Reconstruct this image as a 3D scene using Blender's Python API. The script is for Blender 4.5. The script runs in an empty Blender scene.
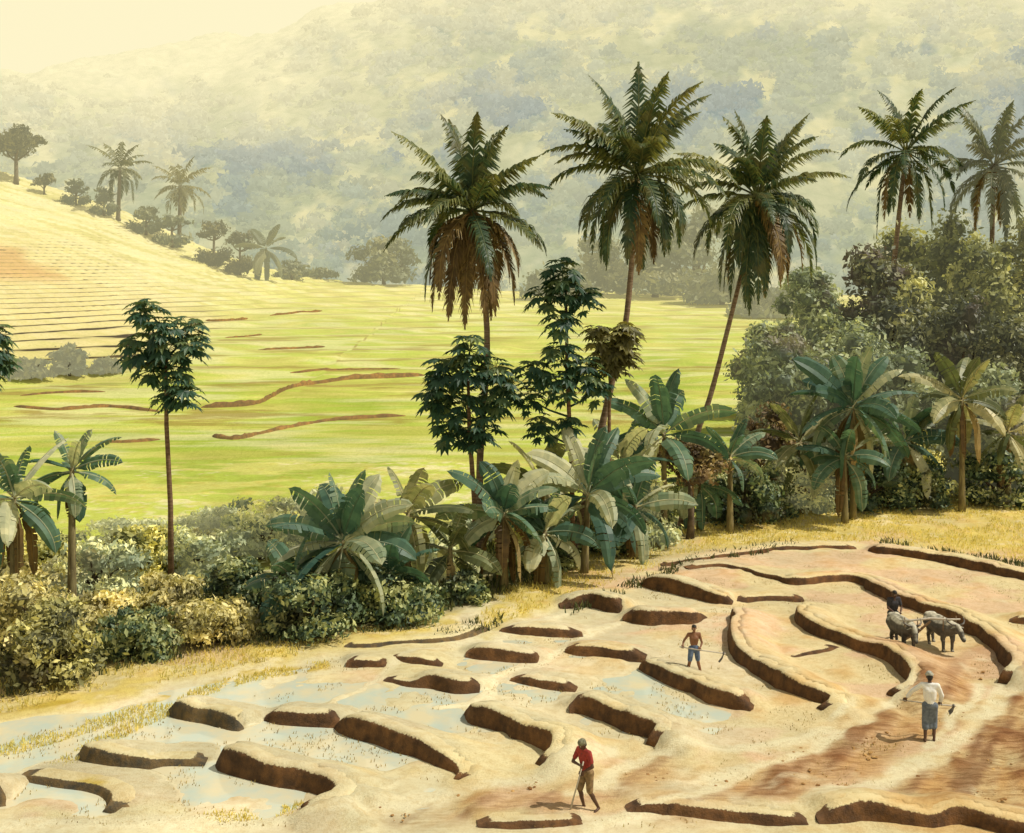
import bpy, bmesh, math, random
import numpy as np
from mathutils import Vector, Matrix

F, H, CX, HY = 1236.0, 12.3, 512.0, 267.0     # focal length in px, eye height, principal column, horizon row
scene = bpy.context.scene
COL = scene.collection
R = math.radians

# ------------------------------------------------------------------ helpers
def ground_pt(px, py, z=0.0):
    Y = F * (H - z) / (py - HY)
    return Vector(((px - CX) * Y / F, Y, z))

def depth_pt(px, py, Y):
    return Vector(((px - CX) * Y / F, Y, H - (py - HY) * Y / F))

def lin(r, g, b, k=1.0):
    def c(v):
        v /= 255.0
        return v / 12.92 if v <= 0.04045 else ((v + 0.055) / 1.055) ** 2.4
    return (c(r) * k, c(g) * k, c(b) * k)

def _hash(ix, iy, seed):
    h = (ix.astype(np.int64) * 374761393 + iy.astype(np.int64) * 668265263 + seed * 982451653) & 0xffffffff
    h = ((h ^ (h >> 13)) * 1274126177) & 0xffffffff
    h = h ^ (h >> 16)
    return (h & 0xffff) / 65535.0

def vnoise(x, y, seed=0):
    ix, iy = np.floor(x), np.floor(y)
    fx, fy = x - ix, y - iy
    fx = fx * fx * (3 - 2 * fx); fy = fy * fy * (3 - 2 * fy)
    a = _hash(ix, iy, seed); b = _hash(ix + 1, iy, seed)
    c = _hash(ix, iy + 1, seed); d = _hash(ix + 1, iy + 1, seed)
    return (a * (1 - fx) + b * fx) * (1 - fy) + (c * (1 - fx) + d * fx) * fy

def fbm(x, y, seed=0, o=4):
    s, a, t = 0, 0.5, 0
    for k in range(o):
        s = s + a * vnoise(x * 2 ** k + 17.3 * k, y * 2 ** k - 9.1 * k, seed + k)
        t += a; a *= 0.5
    return s / t

def sstep(a, b, x):
    t = np.clip((x - a) / (b - a), 0, 1)
    return t * t * (3 - 2 * t)

def poly_sd(px, py, poly):
    """signed distance in px to a polygon, positive inside"""
    d = np.full(px.shape, 1e9); inside = np.zeros(px.shape, bool)
    n = len(poly)
    for i in range(n):
        x0, y0 = poly[i]; x1, y1 = poly[(i + 1) % n]
        ex, ey = x1 - x0, y1 - y0
        t = np.clip(((px - x0) * ex + (py - y0) * ey) / (ex * ex + ey * ey + 1e-9), 0, 1)
        d = np.minimum(d, np.hypot(px - x0 - t * ex, py - y0 - t * ey))
        if y1 != y0:
            c = ((y0 > py) != (y1 > py)) & (px < (x1 - x0) * (py - y0) / (y1 - y0) + x0)
            inside ^= c
    return np.where(inside, d, -d)

def line_d(px, py, pts):
    d = np.full(px.shape, 1e9)
    for (x0, y0), (x1, y1) in zip(pts[:-1], pts[1:]):
        ex, ey = x1 - x0, y1 - y0
        t = np.clip(((px - x0) * ex + (py - y0) * ey) / (ex * ex + ey * ey + 1e-9), 0, 1)
        d = np.minimum(d, np.hypot(px - x0 - t * ex, py - y0 - t * ey))
    return d

class MB:
    def __init__(self): self.v = []; self.f = []; self.t = []
    def quad_strip(self, rows, tints=None, closed=False):
        b = len(self.v); n = len(rows[0])
        for i, r in enumerate(rows):
            self.v += [tuple(p) for p in r]
            self.t += [tints[i] if tints else 0.5] * n
        for i in range(len(rows) - 1):
            for j in range(n if closed else n - 1):
                k = (j + 1) % n
                self.f.append((b + i * n + j, b + i * n + k, b + (i + 1) * n + k, b + (i + 1) * n + j))
        return b
    def poly(self, pts, tint=0.5):
        b = len(self.v); self.v += [tuple(p) for p in pts]; self.t += [tint] * len(pts)
        self.f.append(tuple(range(b, b + len(pts))))
    def tube(self, pts, rad, n=8, tint=0.5, cap=True):
        pts = [Vector(p) for p in pts]; rows = []
        ref = Vector((0.3, 1, 0.1)).normalized()
        for i, p in enumerate(pts):
            d = (pts[min(i + 1, len(pts) - 1)] - pts[max(i - 1, 0)]).normalized()
            u = d.cross(ref)
            if u.length < 1e-3: u = d.cross(Vector((1, 0, 0)))
            u.normalize(); w = d.cross(u)
            r = rad[i] if hasattr(rad, '__len__') else rad
            rows.append([p + (u * math.cos(a) + w * math.sin(a)) * r for a in [2 * math.pi * k / n for k in range(n)]])
        b = self.quad_strip(rows, [tint] * len(rows), True)
        if cap:
            self.f.append(tuple(range(b + n - 1, b - 1, -1)))
            e = b + (len(rows) - 1) * n
            self.f.append(tuple(range(e, e + n)))
    def add_np(self, V, Fc, T):
        b = len(self.v)
        self.v += [tuple(p) for p in V.tolist()]; self.f += [tuple(i + b for i in f) for f in Fc]; self.t += list(T)
    def build(self, name, m, parent=None, smooth=True):
        me = bpy.data.meshes.new(name); me.from_pydata(self.v, [], self.f)
        at = me.attributes.new('tint', 'FLOAT', 'POINT'); at.data.foreach_set('value', np.array(self.t, dtype=np.float32))
        if smooth: me.polygons.foreach_set('use_smooth', [True] * len(me.polygons))
        me.materials.append(m); me.update()
        o = bpy.data.objects.new(name, me); COL.objects.link(o)
        if parent: o.parent = parent; o.matrix_parent_inverse = Matrix.Translation(-parent.location) if parent.rotation_euler.z == 0 and tuple(parent.scale) == (1, 1, 1) else parent.matrix_basis.inverted()
        return o

def tag(o, label=None, cat=None, group=None, kind=None):
    if label: o['label'] = label
    if cat: o['category'] = cat
    if group: o['group'] = group
    if kind: o['kind'] = kind
    return o

def thing(name, label, cat, loc, group=None):
    o = bpy.data.objects.new(name, None); COL.objects.link(o); o.location = loc; o.empty_display_size = 0.3
    return tag(o, label, cat, group)

# ------------------------------------------------------------------ materials
HAZE = lin(222, 216, 172)
MATS = {}
def nodes(name):
    m = bpy.data.materials.new(name); m.use_nodes = True; nt = m.node_tree
    for n in list(nt.nodes): nt.nodes.remove(n)
    out = nt.nodes.new('ShaderNodeOutputMaterial')
    return m, nt, out
def N(nt, t, **k):
    n = nt.nodes.new(t)
    for a, b in k.items(): setattr(n, a, b)
    return n
def mixc(nt, fac, a, b, mode='MIX'):
    n = nt.nodes.new('ShaderNodeMix'); n.data_type = 'RGBA'; n.blend_type = mode; n.clamp_result = False
    for idx, v in ((0, fac), (6, a), (7, b)):
        if hasattr(v, 'links'): nt.links.new(v, n.inputs[idx])
        elif idx == 0: n.inputs[0].default_value = v
        else: n.inputs[idx].default_value = (*v[:3], 1)
    return n.outputs[2]
def noise(nt, scale, detail=4, rough=0.55, vec=None, dist=0.0):
    n = nt.nodes.new('ShaderNodeTexNoise'); n.inputs['Scale'].default_value = scale
    n.inputs['Detail'].default_value = detail; n.inputs['Roughness'].default_value = rough; n.inputs['Distortion'].default_value = dist
    if vec is not None: nt.links.new(vec, n.inputs['Vector'])
    return n.outputs['Fac']
def ramp(nt, fac, a, b, lo=0.0, hi=1.0):
    n = nt.nodes.new('ShaderNodeMapRange'); n.inputs[1].default_value = a; n.inputs[2].default_value = b
    n.inputs[3].default_value = lo; n.inputs[4].default_value = hi
    nt.links.new(fac, n.inputs[0]); return n.outputs[0]
def pos(nt): return nt.nodes.new('ShaderNodeNewGeometry').outputs['Position']
def attr(nt, name, colour=False):
    n = nt.nodes.new('ShaderNodeAttribute'); n.attribute_name = name
    return n.outputs['Color' if colour else 'Fac']
def bump(nt, h, strength, dist=0.05):
    n = nt.nodes.new('ShaderNodeBump'); n.inputs['Strength'].default_value = strength; n.inputs['Distance'].default_value = dist
    nt.links.new(h, n.inputs['Height']); return n.outputs[0]
def add_haze(nt, out, sh, haze, colour=HAZE):  # haze painted in by mixing emission into the surface
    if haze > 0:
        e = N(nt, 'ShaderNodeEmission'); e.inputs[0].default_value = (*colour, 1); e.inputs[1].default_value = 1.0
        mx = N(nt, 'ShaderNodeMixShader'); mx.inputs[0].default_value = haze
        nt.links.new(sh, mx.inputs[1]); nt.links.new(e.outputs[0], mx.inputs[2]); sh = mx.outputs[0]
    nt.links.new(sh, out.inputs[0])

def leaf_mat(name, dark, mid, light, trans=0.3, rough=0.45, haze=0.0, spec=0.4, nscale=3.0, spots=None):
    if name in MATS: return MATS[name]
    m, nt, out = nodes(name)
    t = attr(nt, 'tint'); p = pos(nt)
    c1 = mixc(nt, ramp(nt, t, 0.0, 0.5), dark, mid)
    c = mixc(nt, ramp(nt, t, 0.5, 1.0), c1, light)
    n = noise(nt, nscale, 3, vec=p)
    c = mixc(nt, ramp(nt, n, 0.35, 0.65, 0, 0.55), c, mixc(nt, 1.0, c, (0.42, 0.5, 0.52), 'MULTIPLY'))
    if spots:
        s = noise(nt, nscale * 0.6, 2, vec=p, dist=0.4)
        c = mixc(nt, ramp(nt, s, 0.56, 0.66, 0, 0.75), c, spots)
    b = N(nt, 'ShaderNodeBsdfPrincipled'); nt.links.new(c, b.inputs['Base Color'])
    b.inputs['Roughness'].default_value = rough; b.inputs['Specular IOR Level'].default_value = spec
    tr = N(nt, 'ShaderNodeBsdfTranslucent'); nt.links.new(mixc(nt, 1.0, c, (1.35, 1.3, 0.7), 'MULTIPLY'), tr.inputs[0])
    mx = N(nt, 'ShaderNodeMixShader'); mx.inputs[0].default_value = trans
    nt.links.new(b.outputs[0], mx.inputs[1]); nt.links.new(tr.outputs[0], mx.inputs[2])
    add_haze(nt, out, mx.outputs[0], haze)
    MATS[name] = m; return m

def plain_mat(name, a, b, scale=6.0, rough=0.8, haze=0.0, bstr=0.3, bd=0.02, spec=0.3, stretch=None):
    if name in MATS: return MATS[name]
    m, nt, out = nodes(name)
    p = pos(nt)
    if stretch:
        mp = N(nt, 'ShaderNodeMapping'); mp.inputs['Scale'].default_value = stretch; nt.links.new(p, mp.inputs[0]); p = mp.outputs[0]
    n = noise(nt, scale, 5, 0.6, vec=p)
    c = mixc(nt, ramp(nt, n, 0.35, 0.65), a, b)
    bs = N(nt, 'ShaderNodeBsdfPrincipled'); nt.links.new(c, bs.inputs['Base Color']); bs.inputs['Roughness'].default_value = rough
    bs.inputs['Specular IOR Level'].default_value = spec
    if bstr: nt.links.new(bump(nt, n, bstr, bd), bs.inputs['Normal'])
    add_haze(nt, out, bs.outputs[0], haze)
    MATS[name] = m; return m

# foliage palettes
L_PALM = leaf_mat('palm_leaf', (0.019, 0.045, 0.032), (0.056, 0.099, 0.044), (0.319, 0.304, 0.089), 0.32, 0.45, nscale=1.6, spots=(0.13, 0.12, 0.04))
L_PALMDRY = leaf_mat('dry_palm_leaf', (0.075, 0.042, 0.018), (0.18, 0.112, 0.042), (0.48, 0.33, 0.12), 0.3, 0.6)
L_PALMGREY = leaf_mat('dusty_palm_leaf', (0.036, 0.054, 0.036), (0.084, 0.108, 0.06), (0.24, 0.228, 0.108), 0.28, 0.45, haze=0.06)
L_BAN = leaf_mat('banana_leaf', (0.04, 0.096, 0.078), (0.122, 0.216, 0.14), (0.66, 0.64, 0.42), 0.34, 0.45, spec=0.3, nscale=2.0)  # light end paints near-white highlights into the leaf colour
L_BANOL = leaf_mat('olive_banana_leaf', (0.071, 0.094, 0.05), (0.201, 0.222, 0.094), (0.66, 0.60, 0.34), 0.34, 0.45, spec=0.3, nscale=2.0)  # pale highlights painted in through the light end
L_BANDRY = leaf_mat('dry_banana_leaf', (0.08, 0.045, 0.02), (0.24, 0.15, 0.055), (0.45, 0.33, 0.14), 0.25, 0.65, nscale=2.0)
L_PAP = leaf_mat('papaya_leaf', (0.022, 0.061, 0.043), (0.062, 0.134, 0.078), (0.265, 0.306, 0.111), 0.34, 0.5, nscale=2.5)
L_PAPOL = leaf_mat('olive_crown_leaf', (0.07, 0.063, 0.021), (0.182, 0.168, 0.056), (0.448, 0.378, 0.112), 0.25, 0.5)
L_DARK = leaf_mat('dark_bush_leaf', (0.049, 0.085, 0.054), (0.151, 0.215, 0.107), (0.61, 0.61, 0.259), 0.22, 0.5, nscale=0.9, spots=(0.06, 0.045, 0.02))
L_OLIVE = leaf_mat('olive_bush_leaf', (0.196, 0.211, 0.082), (0.622, 0.59, 0.196), (1.375, 1.211, 0.426), 0.25, 0.55, nscale=0.8, spots=(0.12, 0.13, 0.055))
L_YEL = leaf_mat('yellow_bush_leaf', (0.252, 0.227, 0.115), (0.696, 0.606, 0.268), (1.199, 1.038, 0.496), 0.28, 0.6, nscale=0.8, spots=(0.20, 0.19, 0.07))
L_GREY = leaf_mat('grey_green_leaf', (0.238, 0.307, 0.204), (0.648, 0.698, 0.425), (1.362, 1.296, 0.715), 0.25, 0.55, nscale=0.8, spots=(0.26, 0.22, 0.09), haze=0.06)
L_BROWN = leaf_mat('brown_bush_leaf', (0.102, 0.067, 0.036), (0.284, 0.182, 0.082), (0.568, 0.426, 0.162), 0.2, 0.6, nscale=0.9, spots=(0.07, 0.08, 0.04))
L_TREEOL = leaf_mat('olive_tree_leaf', (0.107, 0.13, 0.078), (0.317, 0.339, 0.156), (0.704, 0.678, 0.288), 0.25, 0.55, nscale=0.35, spots=(0.13, 0.14, 0.09), haze=0.05)
L_TREEDK = leaf_mat('dark_tree_leaf', (0.046, 0.059, 0.048), (0.131, 0.147, 0.092), (0.368, 0.36, 0.186), 0.22, 0.55, nscale=0.35, spots=(0.12, 0.08, 0.08), haze=0.03)  # spots paint purplish shadows into the leaf colour
L_TREEGY = leaf_mat('grey_tree_leaf', (0.113, 0.157, 0.105), (0.259, 0.315, 0.19), (0.535, 0.573, 0.305), 0.25, 0.55, nscale=0.35, spots=(0.15, 0.11, 0.10), haze=0.05)  # purplish shadow spots painted into the foliage
L_DKOL = leaf_mat('dark_olive_leaf', (0.086, 0.09, 0.048), (0.292, 0.281, 0.121), (0.779, 0.706, 0.269), 0.25, 0.6, nscale=0.8, spots=(0.10, 0.07, 0.035))
L_MIST = leaf_mat('mist_painted_leaf', (0.317, 0.355, 0.215), (0.602, 0.629, 0.381), (0.95, 0.935, 0.564), 0.25, 0.6, haze=0.15)  # for shrubs added as mist; its paleness is painted into the leaves
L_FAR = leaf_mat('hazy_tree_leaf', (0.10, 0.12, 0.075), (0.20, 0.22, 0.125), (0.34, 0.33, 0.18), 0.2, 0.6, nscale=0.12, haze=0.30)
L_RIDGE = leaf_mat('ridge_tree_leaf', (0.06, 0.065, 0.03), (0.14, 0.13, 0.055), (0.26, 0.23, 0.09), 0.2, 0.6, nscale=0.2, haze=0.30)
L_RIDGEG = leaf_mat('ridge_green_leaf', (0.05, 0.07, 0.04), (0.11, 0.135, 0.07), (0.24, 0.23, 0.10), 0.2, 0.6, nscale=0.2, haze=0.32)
B_PALM = plain_mat('palm_bark', (0.11, 0.07, 0.045), (0.26, 0.19, 0.13), 2.0, 0.85, bstr=0.5, stretch=(1, 1, 8))
B_PAP = plain_mat('thin_bark', (0.10, 0.055, 0.03), (0.24, 0.15, 0.08), 3.0, 0.85, bstr=0.4, stretch=(1, 1, 5))
B_BAN = plain_mat('banana_stem', (0.10, 0.075, 0.035), (0.26, 0.22, 0.10), 2.5, 0.7, stretch=(3, 3, 0.6))
B_TREE = plain_mat('tree_bark', (0.06, 0.045, 0.03), (0.15, 0.11, 0.075), 4, 0.9, bstr=0.5)
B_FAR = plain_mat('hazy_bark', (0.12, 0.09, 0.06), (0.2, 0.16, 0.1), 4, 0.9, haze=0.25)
M_NUT = plain_mat('coconut_husk', (0.16, 0.12, 0.03), (0.30, 0.20, 0.05), 8, 0.5)

# ------------------------------------------------------------------ terrain
rng = np.random.default_rng(7)
RX = np.array([-260, -160, -124, -108, -93, -76, -60, -44, 0, 60, 150, 260])
RZ = np.array([50, 43, 36, 30.5, 25.5, 17.8, 12.2, 9.2, 7.0, 5.5, 6.0, 8.0])
def far_z(X, Y):
    s = np.clip((Y - 92) / (300.0 - 92), 0, 1) ** 1.15
    zr = np.interp(X, RX, RZ)
    z = zr * s + (fbm(X / 26, Y / 26, 3, 3) - 0.5) * 1.5 * sstep(92, 150, Y)
    step = np.where(X < -20, 0.62, 0.5)
    q = z / step; fl = np.floor(q); fr = q - fl
    zt = step * (fl + sstep(0.72, 1.0, fr))
    k = 0.85 * sstep(96, 130, Y)
    zz = z * (1 - k) + zt * k
    back = np.clip(Y - 300, 0, None)
    zz = zz - np.clip(back * 0.28, 0, 40)
    return zz, q
def ground_z(x, y):
    if y < 92: return 0.0
    return float(far_z(np.array([x]), np.array([y]))[0][0])

def grid_obj(name, X, Y, Z, colour, mat, extra=None):
    ny, nx = X.shape
    V = np.stack([X, Y, Z], -1).reshape(-1, 3).astype(np.float32)
    idx = np.arange(nx * ny).reshape(ny, nx)
    q = np.stack([idx[:-1, :-1], idx[:-1, 1:], idx[1:, 1:], idx[1:, :-1]], -1).reshape(-1, 4)
    me = bpy.data.meshes.new(name)
    me.vertices.add(len(V)); me.vertices.foreach_set('co', V.ravel())
    me.loops.add(q.size); me.loops.foreach_set('vertex_index', q.ravel().astype(np.int32))
    me.polygons.add(len(q)); me.polygons.foreach_set('loop_start', np.arange(0, q.size, 4, dtype=np.int32))
    me.polygons.foreach_set('use_smooth', np.ones(len(q), bool))
    me.update(calc_edges=True)
    if colour is not None:
        a = me.attributes.new('soil', 'FLOAT_COLOR', 'POINT')
        c4 = np.concatenate([colour.reshape(-1, 3), np.ones((len(V), 1))], 1).astype(np.float32)
        a.data.foreach_set('color', c4.ravel())
    for k, v in (extra or {}).items():
        a = me.attributes.new(k, 'FLOAT', 'POINT'); a.data.foreach_set('value', v.ravel().astype(np.float32))
    me.materials.append(mat); me.validate()
    o = bpy.data.objects.new(name, me); COL.objects.link(o)
    o['kind'] = 'structure'
    return o

def blend(c, col, m):
    return c * (1 - m[..., None]) + np.array(col) * m[..., None]

K = 0.80      # picture brightness -> albedo
CREAM = lin(250, 236, 184, K); PEACH = lin(240, 212, 158, K); OCHRE = lin(228, 188, 124, K); WATERC = lin(190, 208, 200, K)
PLOUGH = lin(202, 158, 106, K); PLOUGHD = lin(152, 106, 68, K); STRAW = lin(234, 212, 122, K); PATHC = lin(250, 240, 200, K)
OLIVEG = lin(112, 112, 58, .6); GREENF = lin(206, 217, 98, K); YELF = lin(243, 230, 142, K)

# --- near field
def make_field():
    xs = np.arange(-46, 46.01, 0.15); ys = np.arange(17, 78.01, 0.15)
    X, Y = np.meshgrid(xs, ys)
    wx = (fbm(X / 2.2, Y / 2.2, 11, 4) - 0.5); wy = (fbm(X / 2.2, Y / 2.2, 21, 4) - 0.5)
    Xw, Yw = X + wx * 1.6, Y + wy * 1.8
    PX = CX + Xw * F / Yw; PY = HY + H * F / Yw
    n1 = fbm(X / 3.5, Y / 3.5, 31, 4); n2 = fbm(X / 1.1, Y / 1.1, 41, 4); n3 = fbm(X / 8, Y / 8, 51, 3)
    C = np.zeros(X.shape + (3,)) + np.array(CREAM)
    Z = (n2 - 0.5) * 0.12 + (fbm(X / .42, Y / .42, 55, 3) - .5) * 0.07
    # peach dry mud to the right
    m = sstep(-60, 60, poly_sd(PX, PY, [(520, 640), (690, 560), (860, 545), (1100, 575), (1100, 840), (500, 840), (420, 800), (560, 760), (480, 700)]))
    C = blend(C, PEACH, m * (0.35 + 0.65 * sstep(0.35, 0.65, n1)))
    C = blend(C, OCHRE, m * sstep(0.55, 0.75, n2) * 0.5)
    C = blend(C, OCHRE, sstep(0.58, 0.72, n3) * sstep(0.45, 0.6, n2) * 0.6)
    # wet pools reflecting the sky
    wet = sstep(-25, 35, poly_sd(PX, PY, [(-120, 722), (170, 692), (330, 668), (470, 650), (580, 668), (470, 705), (470, 775), (330, 815), (-140, 826)]))
    wet = np.maximum(wet, sstep(-12, 14, poly_sd(PX, PY, [(560, 672), (645, 675), (740, 712), (690, 735), (660, 735), (650, 705)])))
    wet = np.maximum(wet, 0.7 * sstep(-10, 14, poly_sd(PX, PY, [(330, 690), (440, 690), (470, 740), (480, 770), (440, 740)])))
    wet = wet * sstep(0.30, 0.44, n1 * 0.65 + n3 * 0.35)
    pk = fbm(X / 2.6 + 40, Y / 1.7, 171, 4); bl = fbm(X / 3.0 - 20, Y / 1.8, 181, 4)
    C = blend(C, lin(244, 208, 170, K), sstep(0.50, 0.62, pk) * 0.8)
    wash = sstep(0.46, 0.60, bl) * sstep(880, 640, PX)
    C = blend(C, lin(232, 226, 190, K), wash * 0.6); wet = np.maximum(wet, wash * 0.55)
    C = blend(C, lin(222, 212, 174, K), wet * 0.9)
    # ploughed brown soil
    pl = sstep(-14, 22, poly_sd(PX, PY, [(880, 800), (960, 745), (1012, 690), (1120, 640), (1120, 840), (930, 812)]))
    pl = np.maximum(pl, 0.85 * sstep(-12, 20, poly_sd(PX, PY, [(640, 800), (760, 770), (860, 718), (925, 668), (985, 665), (965, 720), (880, 775), (790, 806), (660, 816)])))
    pl = np.maximum(pl, 0.55 * sstep(-10, 14, poly_sd(PX, PY, [(380, 808), (520, 784), (700, 755), (690, 780), (520, 815), (400, 828)])))
    pl = np.maximum(pl, 0.35 * sstep(-10, 20, poly_sd(PX, PY, [(840, 660), (1000, 640), (1000, 690), (920, 680)])))
    pn = sstep(0.30, 0.62, n2 * 0.6 + n1 * 0.4)
    C = blend(C, PLOUGH, pl * (0.25 + 0.75 * pn)); C = blend(C, PLOUGHD, pl * sstep(0.56, 0.74, n2) * 0.9)
    ang = X * 0.72 - Y * 0.30 + n1 * 1.2
    st_ = fbm((X * .5 + Y * .85) / 2.6, (X * .85 - Y * .5) * 2.6, 191, 4)
    C = blend(C, PLOUGHD, pl * sstep(0.52, 0.66, st_) * 0.75); C = blend(C, lin(222, 180, 116, K), pl * sstep(0.52, 0.66, 1 - st_) * 0.6)
    fur = (st_ - .5) * 5
    Z = Z + pl * (fur * 0.035 + (n2 - 0.5) * 0.20)
    # trodden pale tracks
    tr = np.zeros(X.shape)
    for pts, w in ((([(1015, 688), (985, 715), (940, 757), (880, 787), (815, 808)]), 11), ([(560, 790), (664, 763), (737, 748), (824, 734), (846, 712)], 6),
                   ([(600, 822), (679, 795), (810, 752), (868, 715), (905, 690)], 6), ([(440, 705), (471, 698), (506, 676), (555, 651), (622, 625)], 4),
                   ([(330, 700), (400, 660), (470, 645), (560, 615)], 3), ([(0, 826), (300, 822), (470, 788), (600, 760)], 6), ([(930, 742), (968, 700), (985, 690)], 6)):
        d = line_d(PX * 1.0, PY, pts); tr = np.maximum(tr, 1 - sstep(w * 0.5, w * 1.3, d))
    C = blend(C, PATHC, tr * 0.85); Z = Z * (1 - 0.7 * tr); wet = wet * (1 - 0.5 * tr)
    # straw coloured verge along the far edge
    vg = sstep(-5, 9, poly_sd(PX, PY, [(480, 640), (585, 592), (660, 566), (790, 543), (870, 541), (1140, 578), (1140, 480), (960, 480), (760, 510), (620, 535), (490, 596)]))
    vg = np.maximum(vg, sstep(-4, 8, poly_sd(PX, PY, [(-120, 745), (0, 728), (170, 690), (330, 655), (460, 636), (470, 612), (300, 632), (100, 668), (-120, 690)])) * (0.55 + 0.45 * sstep(0.30, 0.45, n2)))
    C = blend(C, STRAW, vg * (0.45 + 0.55 * sstep(0.3, 0.6, n1)))
    for pts in ([(-40, 752), (40, 740), (130, 712), (250, 676), (330, 664)], [(40, 775), (110, 733), (180, 705)], [(0, 716), (60, 700)], [(0, 785), (60, 780), (110, 790)]):
        d = line_d(PX, PY, pts); C = blend(C, lin(205, 178, 70, K), (1 - sstep(2.5, 6, d)) * sstep(0.38, 0.52, n2) * 0.9)
    # ground under the trees
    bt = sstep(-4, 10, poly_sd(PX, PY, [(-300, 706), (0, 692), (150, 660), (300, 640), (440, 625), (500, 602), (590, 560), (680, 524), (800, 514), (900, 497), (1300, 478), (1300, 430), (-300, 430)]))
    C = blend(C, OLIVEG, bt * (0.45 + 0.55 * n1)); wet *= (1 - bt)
    gr = sstep(48, 58, Y - X * 0.28) * bt
    m1 = fbm(X / 14, Y / 20, 61, 4); m3 = fbm(X / 5, Y / 1.6, 81, 3); m2 = fbm(X / 4, Y / 4, 71, 4)
    G = np.zeros(C.shape) + np.array(GREENF); G = blend(G, lin(176, 196, 74, K), sstep(0.48, 0.62, m1) * 0.8); G = blend(G, YELF, sstep(0.52, 0.62, m3) * 0.5); G = G * (1 + 0.25 * (m2 - 0.5)[..., None])
    C = C * (1 - gr[..., None]) + G * gr[..., None]
    wet *= (1 - np.clip(vg, 0, 1))
    # mottled washes
    n5 = fbm(X / .42, Y / .42, 55, 3)
    C = blend(C, C * np.array([0.86, 0.74, 0.56]), sstep(0.54, 0.66, n2 * .6 + n5 * .4) * 0.6 * (1 - wet))
    C = blend(C, np.array(lin(252, 242, 206, K)), sstep(0.56, 0.68, n1 * .5 + n5 * .5) * 0.5)
    C = C * (1.0 + 0.30 * (n1 - 0.5)[..., None] + 0.34 * (n2 - 0.5)[..., None])
    Z = Z * (1 - 0.8 * wet) - 0.045 * wet + 0.035 * (1 - wet)
    AP = np.zeros(X.shape)
    for (ax_, ay_, nx_, ny_, h_, dx_, dy_) in APRON:
        i0 = max(int((ax_ - 2.2 - xs[0]) / .15), 0); i1 = int((ax_ + 2.2 - xs[0]) / .15); j0 = max(int((ay_ - 2.2 - ys[0]) / .15), 0); j1 = int((ay_ + 2.2 - ys[0]) / .15)
        if i1 <= i0 or j1 <= j0: continue
        gx = X[j0:j1, i0:i1] - ax_; gy = Y[j0:j1, i0:i1] - ay_
        bk = gx * nx_ + gy * ny_; al = np.abs(gx * dx_ + gy * dy_)
        hh = h_ * (1 - sstep(0.45, 2.0, bk)) * (bk > 0.29) * (bk < 2.0) * (1 - sstep(0.16, 0.40, al))
        AP[j0:j1, i0:i1] = np.maximum(AP[j0:j1, i0:i1], hh)
    pad = np.pad(AP, 1, mode='edge'); ny_, nx_ = AP.shape
    AP = np.median(np.stack([pad[a:a + ny_, b:b + nx_] for a in range(3) for b in range(3)]), axis=0)
    till = pl * (1 - tr)
    for o in BUND_OBJS:
        k = len(o.data.vertices); co = np.zeros(k * 3, np.float32); o.data.vertices.foreach_get('co', co); co = co.reshape(-1, 3)
        ix = np.clip(((co[:, 0] + o.location.x - xs[0]) / .15).astype(int), 0, len(xs) - 1); iy = np.clip(((co[:, 1] + o.location.y - ys[0]) / .15).astype(int), 0, len(ys) - 1)
        sc_ = np.concatenate([C[iy, ix], np.ones((k, 1))], 1).astype(np.float32)
        a_ = o.data.attributes.new('soil', 'FLOAT_COLOR', 'POINT'); a_.data.foreach_set('color', sc_.ravel())
    Z = Z * (1 - 0.5 * sstep(0, .1, AP)) + AP; wet = wet * (1 - 0.95 * sstep(0.005, 0.06, AP))
    m, nt, out = nodes('paddy_mud')
    p = pos(nt); c = attr(nt, 'soil', True); w = attr(nt, 'wet')
    n = noise(nt, 4, 8, 0.72, p); g = noise(nt, 18, 6, 0.75, p)
    c = mixc(nt, ramp(nt, n, 0.46, 0.62, 0, 0.55), c, mixc(nt, 1.0, c, (0.80, 0.70, 0.56), 'MULTIPLY'))
    c = mixc(nt, ramp(nt, g, 0.52, 0.66, 0, 0.45), c, mixc(nt, 1.0, c, (0.6, 0.5, 0.4), 'MULTIPLY'))
    ti = attr(nt, 'till'); mf = N(nt, 'ShaderNodeMapping'); mf.inputs['Rotation'].default_value = (0, 0, R(-38)); mf.inputs['Scale'].default_value = (0.9, 5.5, 1); nt.links.new(p, mf.inputs[0])
    fu = noise(nt, 1.3, 6, 0.7, mf.outputs[0], 0.6)
    fm = N(nt, 'ShaderNodeMath', operation='MULTIPLY'); nt.links.new(ti, fm.inputs[0]); nt.links.new(ramp(nt, fu, 0.46, 0.60), fm.inputs[1])
    c = mixc(nt, fm.outputs[0], c, mixc(nt, 1.0, c, (0.62, 0.53, 0.44), 'MULTIPLY'))     # furrows left by the plough
    b = N(nt, 'ShaderNodeBsdfPrincipled'); nt.links.new(c, b.inputs['Base Color'])
    wn = noise(nt, 0.8, 4, 0.6, p)
    nt.links.new(ramp(nt, w, 0.3, 0.7, 0.85, 0.10), b.inputs['Roughness'])
    nt.links.new(ramp(nt, w, 0.2, 0.8, 0.2, 0.6), b.inputs['Specular IOR Level'])
    bm = N(nt, 'ShaderNodeBump'); bm.inputs['Distance'].default_value = 0.07
    nt.links.new(ramp(nt, w, 0.2, 0.6, 0.75, 0.04), bm.inputs['Strength']); nt.links.new(g, bm.inputs['Height'])
    nt.links.new(bm.outputs[0], b.inputs['Normal'])
    nt.links.new(b.outputs[0], out.inputs[0])
    tag(grid_obj('paddy_field', X, Y, Z, C, m, {'wet': wet, 'till': till}), 'pale muddy paddy field with flooded patches and ploughed soil')

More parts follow.
